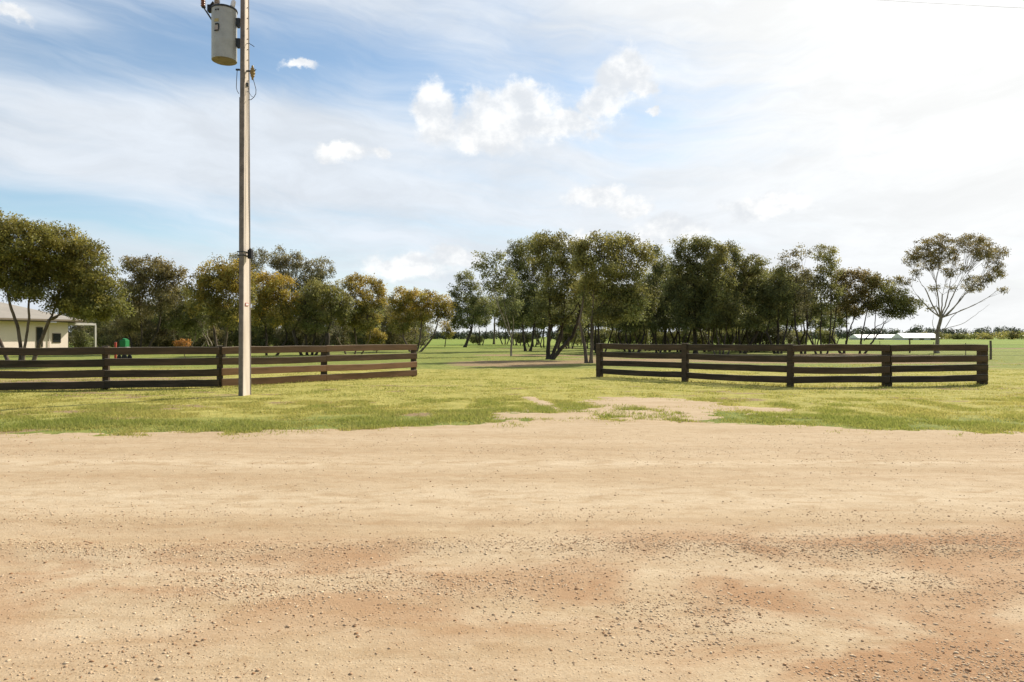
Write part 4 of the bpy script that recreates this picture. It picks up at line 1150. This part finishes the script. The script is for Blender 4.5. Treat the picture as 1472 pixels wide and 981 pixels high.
# small black junction box on a strap, service cable running up the right side
mb = MB(); c = onpole(360.5, 366); c.y = -0.02
mb.box(c, (0.115, 0.12, 0.25), Matrix.Rotation(pa, 3, 'Z'), 0.02); mb.box(c + Vector((0, 0, 0.135)), (0.07, 0.07, 0.04), Matrix.Rotation(pa, 3, 'Z'), 0.01)
mb.build('junction_box', M['black'], pole)
mb = MB(); zc = onpole(352, 366).z
for zz in (zc - 0.04, zc + 0.06): mb.box(Vector((-0.03, 0, zz)), (0.2, 0.34, 0.03), Matrix.Rotation(pa, 3, 'Z'), 0.006)
mb.build('strap', M['dark_metal'], pole)
mb = MB(); mb.tube([onpole(358.3, 358), onpole(358.2, 330), onpole(357.4, 290), onpole(356.6, 210), onpole(356.2, 160), onpole(356.2, 122)], 0.008, 6); mb.build('service_cable', M['wire'], pole, True)
mb = MB(); c = onpole(355.8, 122); mb.box(c, (0.05, 0.06, 0.11), None, 0.01); mb.build('cable_clamp', M['dark_metal'], pole)
mb = MB(); mb.tube([onpole(344.4, 140), onpole(344.3, 250), onpole(344.0, 350), onpole(343.8, 470), onpole(343.6, 560)], 0.008, 6); mb.build('earth_wire', M['cable'], pole, True)
# fuse insulator and its looping leads
mb = MB(); a = onpole(354, 102.5); b = onpole(361, 102.5); mb.tube([a, b], 0.025, 8); mb.build('bracket', M['dark_metal'], pole)
c = onpole(363, 104)
mb = MB(); mb.lathe([(0.02, 0.18), (0.03, 0.15), (0.025, 0.11), (0.055, 0.1), (0.045, 0.05), (0.07, 0.04), (0.06, -0.01), (0.075, -0.03), (0.05, -0.08), (0.055, -0.11), (0.03, -0.15), (0.022, -0.21)], c, 14)
mb.build('fuse_insulator', M['brass'], pole, True)
mb = MB(); mb.tube([c + Vector((-0.02, 0, 0.03)), c + Vector((0.08, -0.03, 0.04)), c + Vector((0.11, -0.03, 0.06))], 0.012, 6); mb.build('terminal', M['dark_metal'], pole)
mb = MB(); mb.tube([onpole(364, 114), onpole(366.2, 122), onpole(368, 129), onpole(367.8, 135), onpole(365, 140), onpole(361, 143.5), onpole(357, 144)], 0.0085, 6)
mb.build('looped_lead', M['cable'], pole, True)
mb = MB(); mb.tube([onpole(356.5, 126), onpole(358, 133), onpole(361, 138), onpole(364, 140)], 0.006, 6); mb.build('looped_lead', M['cable'], pole, True)
mb = MB(); mb.tube([onpole(341, 101), onpole(340.2, 114), onpole(339.8, 126), onpole(341, 131), onpole(343.5, 135)], 0.0085, 6); mb.build('looped_lead', M['cable'], pole, True)
mb = MB(); c = onpole(342, 100.5); mb.box(c, (0.11, 0.05, 0.045), None, 0.01); mb.build('bracket', M['dark_metal'], pole)
mb = MB(); mb.tube([onpole(350, 66.5), onpole(354, 63), onpole(358, 62.7), onpole(362, 65), onpole(365.5, 67.5)], 0.009, 6); mb.build('looped_lead', M['cable'], pole, True)

# transformer hanging on the pole
TC = at(322.5, 88, 18.55); ZT = at(0, 14.5, 18.55).z
tr = empty('pole_transformer', (TC.x, TC.y, TC.z)); tag(tr, 'grey cylindrical transformer hung on the left side of the power pole', 'transformer')
H = ZT - TC.z; RT = 0.325
mb = MB()
mb.lathe([(RT * 0.94, 0.0), (RT * 1.0, 0.0), (RT, 0.03), (RT, H * 0.35), (RT * 1.004, H * 0.36), (RT, H * 0.37), (RT, H - 0.04)], (0, 0, 0), 40)
tank = mb.build('tank', M['tank'], tr, True)
mb = MB(); mb.lathe([(RT * 0.9, -0.012), (RT * 0.93, -0.012), (RT * 0.93, -0.001), (RT * 0.9, -0.001)], (0, 0, 0), 40); mb.build('base_plate', M['steel'], tr)
mb = MB(); mb.lathe([(RT * 1.0, H - 0.039), (RT * 1.05, H - 0.039), (RT * 1.06, H - 0.01), (RT * 1.03, H + 0.01), (RT * 0.8, H + 0.045), (RT * 0.3, H + 0.065)], (0, 0, 0), 40); mb.build('lid', M['dark_metal'], tr, True)


def bushing(x, y, z0, prof, mat, rot=None):
    mb = MB(); mb.lathe(prof, (x, y, z0), 16, rot); return mb.build('bushing', mat, tr, True)


big = []
for k in range(6):
    zz = 0.05 + k * 0.055; big += [(0.05, zz), (0.085 - k * 0.004, zz + 0.012), (0.048, zz + 0.035)]
bushing(-0.13, -0.16, H + 0.03, [(0.085, -0.02), (0.085, 0.04)] + big + [(0.02, 0.42), (0.02, 0.47)], M['grey_porcelain'])
bushing(0.24, -0.08, H - 0.0, [(0.05, -0.02), (0.05, 0.05), (0.062, 0.06), (0.058, 0.2), (0.05, 0.21), (0.02, 0.23), (0.02, 0.27)], M['white_porcelain'], Matrix.Rotation(R(14), 3, 'Y'))
mb = MB(); mb.tube([(-0.13, -0.16, H + 0.45), (0.02, -0.15, H + 0.43), (0.2, -0.1, H + 0.38), (0.30, -0.08, H + 0.27)], 0.009, 6); mb.build('lead', M['cable'], tr, True)
# hanger lugs, clamp, lifting lug, arrester on its arm
for zz in (H - 0.33, H - 0.88):
    mb = MB(); mb.box((RT + 0.03, 0.02, zz), (0.16, 0.12, 0.2), None, 0.015); mb.box((RT + 0.075, -0.04, zz - 0.13), (0.07, 0.08, 0.1), None, 0.015); mb.build('hanger', M['dark_metal'], tr)
mb = MB(); mb.box((-RT - 0.01, -0.1, H - 0.02), (0.13, 0.14, 0.19), None, 0.02); mb.tube([(-RT + 0.02, -0.1, H + 0.06), (-RT + 0.1, -0.12, H + 0.14)], 0.05, 8); mb.tube([(-RT - 0.06, -0.1, H + 0.05), (-RT + 0.16, -0.14, H + 0.055)], 0.025, 8)
mb.build('lid_clamp', M['black'], tr)
mb = MB(); mb.tube([(-RT + 0.01, -0.05, H - 0.3), (-RT - 0.13, -0.08, H - 0.08), (-RT - 0.2, -0.08, H + 0.02)], [0.022, 0.02, 0.02], 8); mb.box((-RT - 0.2, -0.08, H + 0.03), (0.1, 0.07, 0.025), None, 0.005); mb.build('arrester_arm', M['dark_metal'], tr)
prof = [(0.05, 0.045)]
for k in range(7): prof += [(0.05, 0.06 + k * 0.06), (0.066, 0.07 + k * 0.06), (0.05, 0.1 + k * 0.06)]
mb = MB(); mb.lathe(prof + [(0.02, 0.5)], (-RT - 0.215, -0.08, H + 0.0), 16); mb.build('surge_arrester', M['brown_porcelain'], tr, True)
# nameplate, sticker and small fittings on the front of the tank


def ontank(ang, z, s, name, mat):
    rm = Matrix.Rotation(ang, 3, 'Z')
    mb = MB(); mb.box(rm @ Vector((0, -RT - 0.004, z)), s, rm, 0.002); return mb.build(name, mat, tr)


ontank(R(-14), H - 0.42, (0.12, 0.012, 0.075), 'sticker', M['yellow'])
pf = ontank(R(-13), H - 0.62, (0.11, 0.014, 0.12), 'nameplate', M['grey_porcelain'])
for s_, z_, w_ in ((R(-11), H - 0.525, (0.10, 0.03, 0.03)), (R(-13), H - 0.70, (0.12, 0.03, 0.024)), (R(-2), H - 0.6, (0.026, 0.03, 0.15))):
    rm = Matrix.Rotation(s_, 3, 'Z'); mb = MB(); mb.box(rm @ Vector((0, -RT - 0.008, z_)), w_, rm, 0.003); mb.build('nameplate_bracket', M['dark_metal'], pf)
for dx in (-0.035, 0.035): ontank(R(-11) + dx / RT, H - 0.14, (0.045, 0.012, 0.04), 'marking', M['dark_metal'])

# overhead line from the pole top, sagging away to the right along the road
for (y0, z0, yb) in ((18.75, 12.2, 18.6),):
    P0, P1 = Vector((PB.x + 0.2, 18.8, 12.35)), Vector((75, 18.3, 12.8))
    pts = []
    for i in range(41):
        t = i / 40; p = P0.lerp(P1, t); p.z -= 4 * 2.45 * t * (1 - t) ; pts.append(p - P0)
    mb = MB(); mb.tube(pts, 0.0035, 5); w = mb.build('overhead_wire', M['wire'], None, True); w.location = P0
    tag(w, 'thin overhead wire sagging across the bright sky at top right', 'wire')

# ------------------------------------------------------------------ house at the left edge
HA = at(0, 508, 60); u = Vector((0.30, 0.954, 0)).normalized(); nO = Vector((u.y, -u.x, 0))
house = empty('house', (HA.x, HA.y, 0), math.atan2(u.y, u.x)); tag(house, 'cream rendered house with low grey hip roof at the left edge behind the gum trees', 'house')
# local: +x runs along the visible wall away from us, -y is outward (towards the drive)
EV, L0, L1, WD = 2.95, -14.0, 6.5, 11.0
mb = MB(); mb.box(((L0 + L1) / 2, WD / 2, EV / 2 - 0.2), (L1 - L0, WD, EV + 0.4)); mb.build('wall', M['cream'], house)
ov = 0.95; rz0 = 3.2; rh = 2.0
x0, x1, y0, y1 = L0 - ov, L1 + ov, -ov, WD + ov; ym = (y0 + y1) / 2; hp = 5.2
mb = MB()
v = [mb.bm.verts.new(p) for p in ((x0, y0, rz0), (x1, y0, rz0), (x1, y1, rz0), (x0, y1, rz0), (x0 + hp, ym, rz0 + rh), (x1 - hp, ym, rz0 + rh))]
for f in ((0, 1, 5, 4), (1, 2, 5), (2, 3, 4, 5), (3, 0, 4), (3, 2, 1, 0)): mb.bm.faces.new([v[i] for i in f])
roof = mb.build('roof', M['roof'], house)
mb = MB()
mb.box(((x0 + x1) / 2, y0 - 0.06, rz0 - 0.06), (x1 - x0 + 0.24, 0.11, 0.17), None, 0.01); mb.box((x1 + 0.06, ym, rz0 - 0.065), (0.11, y1 - y0, 0.17), None, 0.01)
mb.build('gutter', M['fascia'], roof)
mb = MB(); mb.box(((x0 + x1) / 2, (y0 + 0) / 2 - 0.003, EV + 0.05), (x1 - x0 - 0.02, ov - 0.01, 0.05)); mb.build('soffit', M['fascia'], roof)
for xx, zz, ww, hh, nm in ((3.6, 1.55, 0.55, 1.75, 'window'), (5.3, 1.45, 0.75, 0.8, 'window'), (-2.5, 1.5, 1.5, 1.2, 'window')):
    mb = MB(); mb.box((xx, -0.02, zz), (ww + 0.12, 0.06, hh + 0.12), None, 0.01); w = mb.build('window', M['fascia'], house)
    mb = MB(); mb.box((xx, -0.056, zz), (ww, 0.02, hh)); mb.build('pane', M['glass'], w)
mb = MB(); mb.lathe([(0.05, 0.0), (0.05, EV + 0.1)], (4.5, -0.09, 0), 10); mb.build('downpipe', M['cream'], house)
# open patio beyond the corner
PX = L1 + 1.55; PE = L1 + 3.0
mb = MB(); mb.box((PX, 0.1, 2.82), (2.9, 0.13, 0.2), None, 0.01); mb.box((PE + 0.065, 3.0, 2.822), (0.13, 5.93, 0.2), None, 0.01); mb.box((PX, 5.8, 2.82), (2.9, 0.13, 0.2), None, 0.01)
pat = mb.build('patio_frame', M['off_white'], house)
for xx, yy in ((PE + 0.065, 0.1), (PE + 0.065, 5.8)):
    mb = MB(); mb.box((xx, yy, 1.355), (0.17, 0.17, 2.72), None, 0.01); mb.build('patio_post', M['off_white'], pat)
mb = MB()
for k in range(12): mb.box((PX, 0.4 + k * 0.45, 2.95), (2.85, 0.3, 0.05))
mb.build('patio_roof', M['roof'], pat)

# things standing behind the left fence
gb = empty('garden_cart', (gx(179, 44), 44, 0)); tag(gb, 'bright green garden cart on a pale base showing above the left fence', 'cart')
zt = at(0, 488, 44).z
mb = MB(); mb.box((0, 0, zt - 0.26), (0.56, 0.7, 0.44), None, 0.05); mb.box((0.06, 0, zt - 0.02), (0.3, 0.5, 0.12), Matrix.Rotation(R(12), 3, 'Y'), 0.03); mb.build('body', M['green'], gb)
mb = MB(); mb.box((-0.33, 0, zt - 0.2), (0.14, 0.5, 0.3), None, 0.03); mb.build('front_panel', M['black'], gb)
mb = MB(); mb.box((0, 0, zt - 0.55), (0.78, 0.66, 0.1), None, 0.02); mb.box((0, 0, zt - 0.75), (0.3, 0.3, 0.3), None, 0.02); mb.build('chassis', M['white'], gb)
for sx in (-0.28, 0.28):
    for sy in (-0.38, 0.38):
        mb = MB(); mb.lathe([(0.06, -0.05), (0.2, -0.05), (0.22, -0.02), (0.22, 0.02), (0.2, 0.05), (0.06, 0.05)], (sx, sy, 0.22), 18, Matrix.Rotation(R(90), 3, 'X')); mb.build('wheel', M['black'], gb)
rb = empty('red_drum', (gx(166, 44.5), 44.5, 0)); tag(rb, 'small red drum beside the green garden cart', 'drum')
rb.scale = (0.55, 0.55, 0.97); zr = at(0, 491.5, 44.5).z
mb = MB(); mb.lathe([(0.13, 0.0), (0.14, 0.02), (0.135, zr * 0.3), (0.145, zr * 0.33), (0.135, zr * 0.36), (0.135, zr * 0.63), (0.145, zr * 0.66), (0.135, zr * 0.69), (0.14, zr - 0.02), (0.13, zr)], (0, 0, 0), 18); mb.build('shell', M['red'], rb, True)
mb = MB(); mb.lathe([(0.125, zr + 0.001), (0.125, zr + 0.02), (0.05, zr + 0.03)], (0, 0, 0), 18); mb.build('lid', M['steel'], rb, True)
gb.scale = (0.68, 0.68, 1.0)
st = empty('tree_stump', (gx(470.5, 56), 56, 0)); tag(st, 'tall dark tree stump standing behind the middle post of the left fence', 'stump')
zt = at(0, 479, 56).z
mb = MB(); mb.tube([(0, 0, -0.2), (0.02, 0, 0.25), (-0.01, 0, zt * 0.5), (0.03, 0, zt * 0.85), (0.02, 0.02, zt)], [0.26, 0.19, 0.17, 0.18, 0.13], 10); mb.build('trunk', M['bark_dark'], st, True)

# far sheds
for (xa, xb, d, hw, hr, lab) in ((1234, 1300, 330, 0.9, 2.6, 'long low white-roofed shed far across the paddock, the left of two'),
                                  (1299, 1352, 300, 1.0, 3.1, 'white-roofed shed far across the paddock behind the lone gum, the right of two')):
    Xa, Xb = gx(xa, d), gx(xb, d)
    sh = empty('farm_shed', ((Xa + Xb) / 2, d, 0)); tag(sh, lab, 'shed', 'white farm sheds across the paddock')
    w = Xb - Xa
    mb = MB(); mb.box((0, 5, hw / 2 - 0.2), (w - 0.6, 9.4, hw + 0.4)); mb.build('wall', M['grey_wall'], sh)
    mb = MB()
    v = [mb.bm.verts.new(p) for p in ((-w / 2, 0, hw), (w / 2, 0, hw), (w / 2, 5, hr), (-w / 2, 5, hr), (-w / 2, 10, hw), (w / 2, 10, hw))]
    for f in ((0, 1, 2, 3), (3, 2, 5, 4), (0, 3, 4), (1, 5, 2), (0, 4, 5, 1)): mb.bm.faces.new([v[i] for i in f])
    mb.build('roof', M['white'], sh)
    for k in range(3):
        mb = MB(); mb.box((-w * 0.3 + k * w * 0.3, 0.27, 0.45), (w * 0.12, 0.06, 0.8)); mb.build('door', M['dark_metal'], sh)
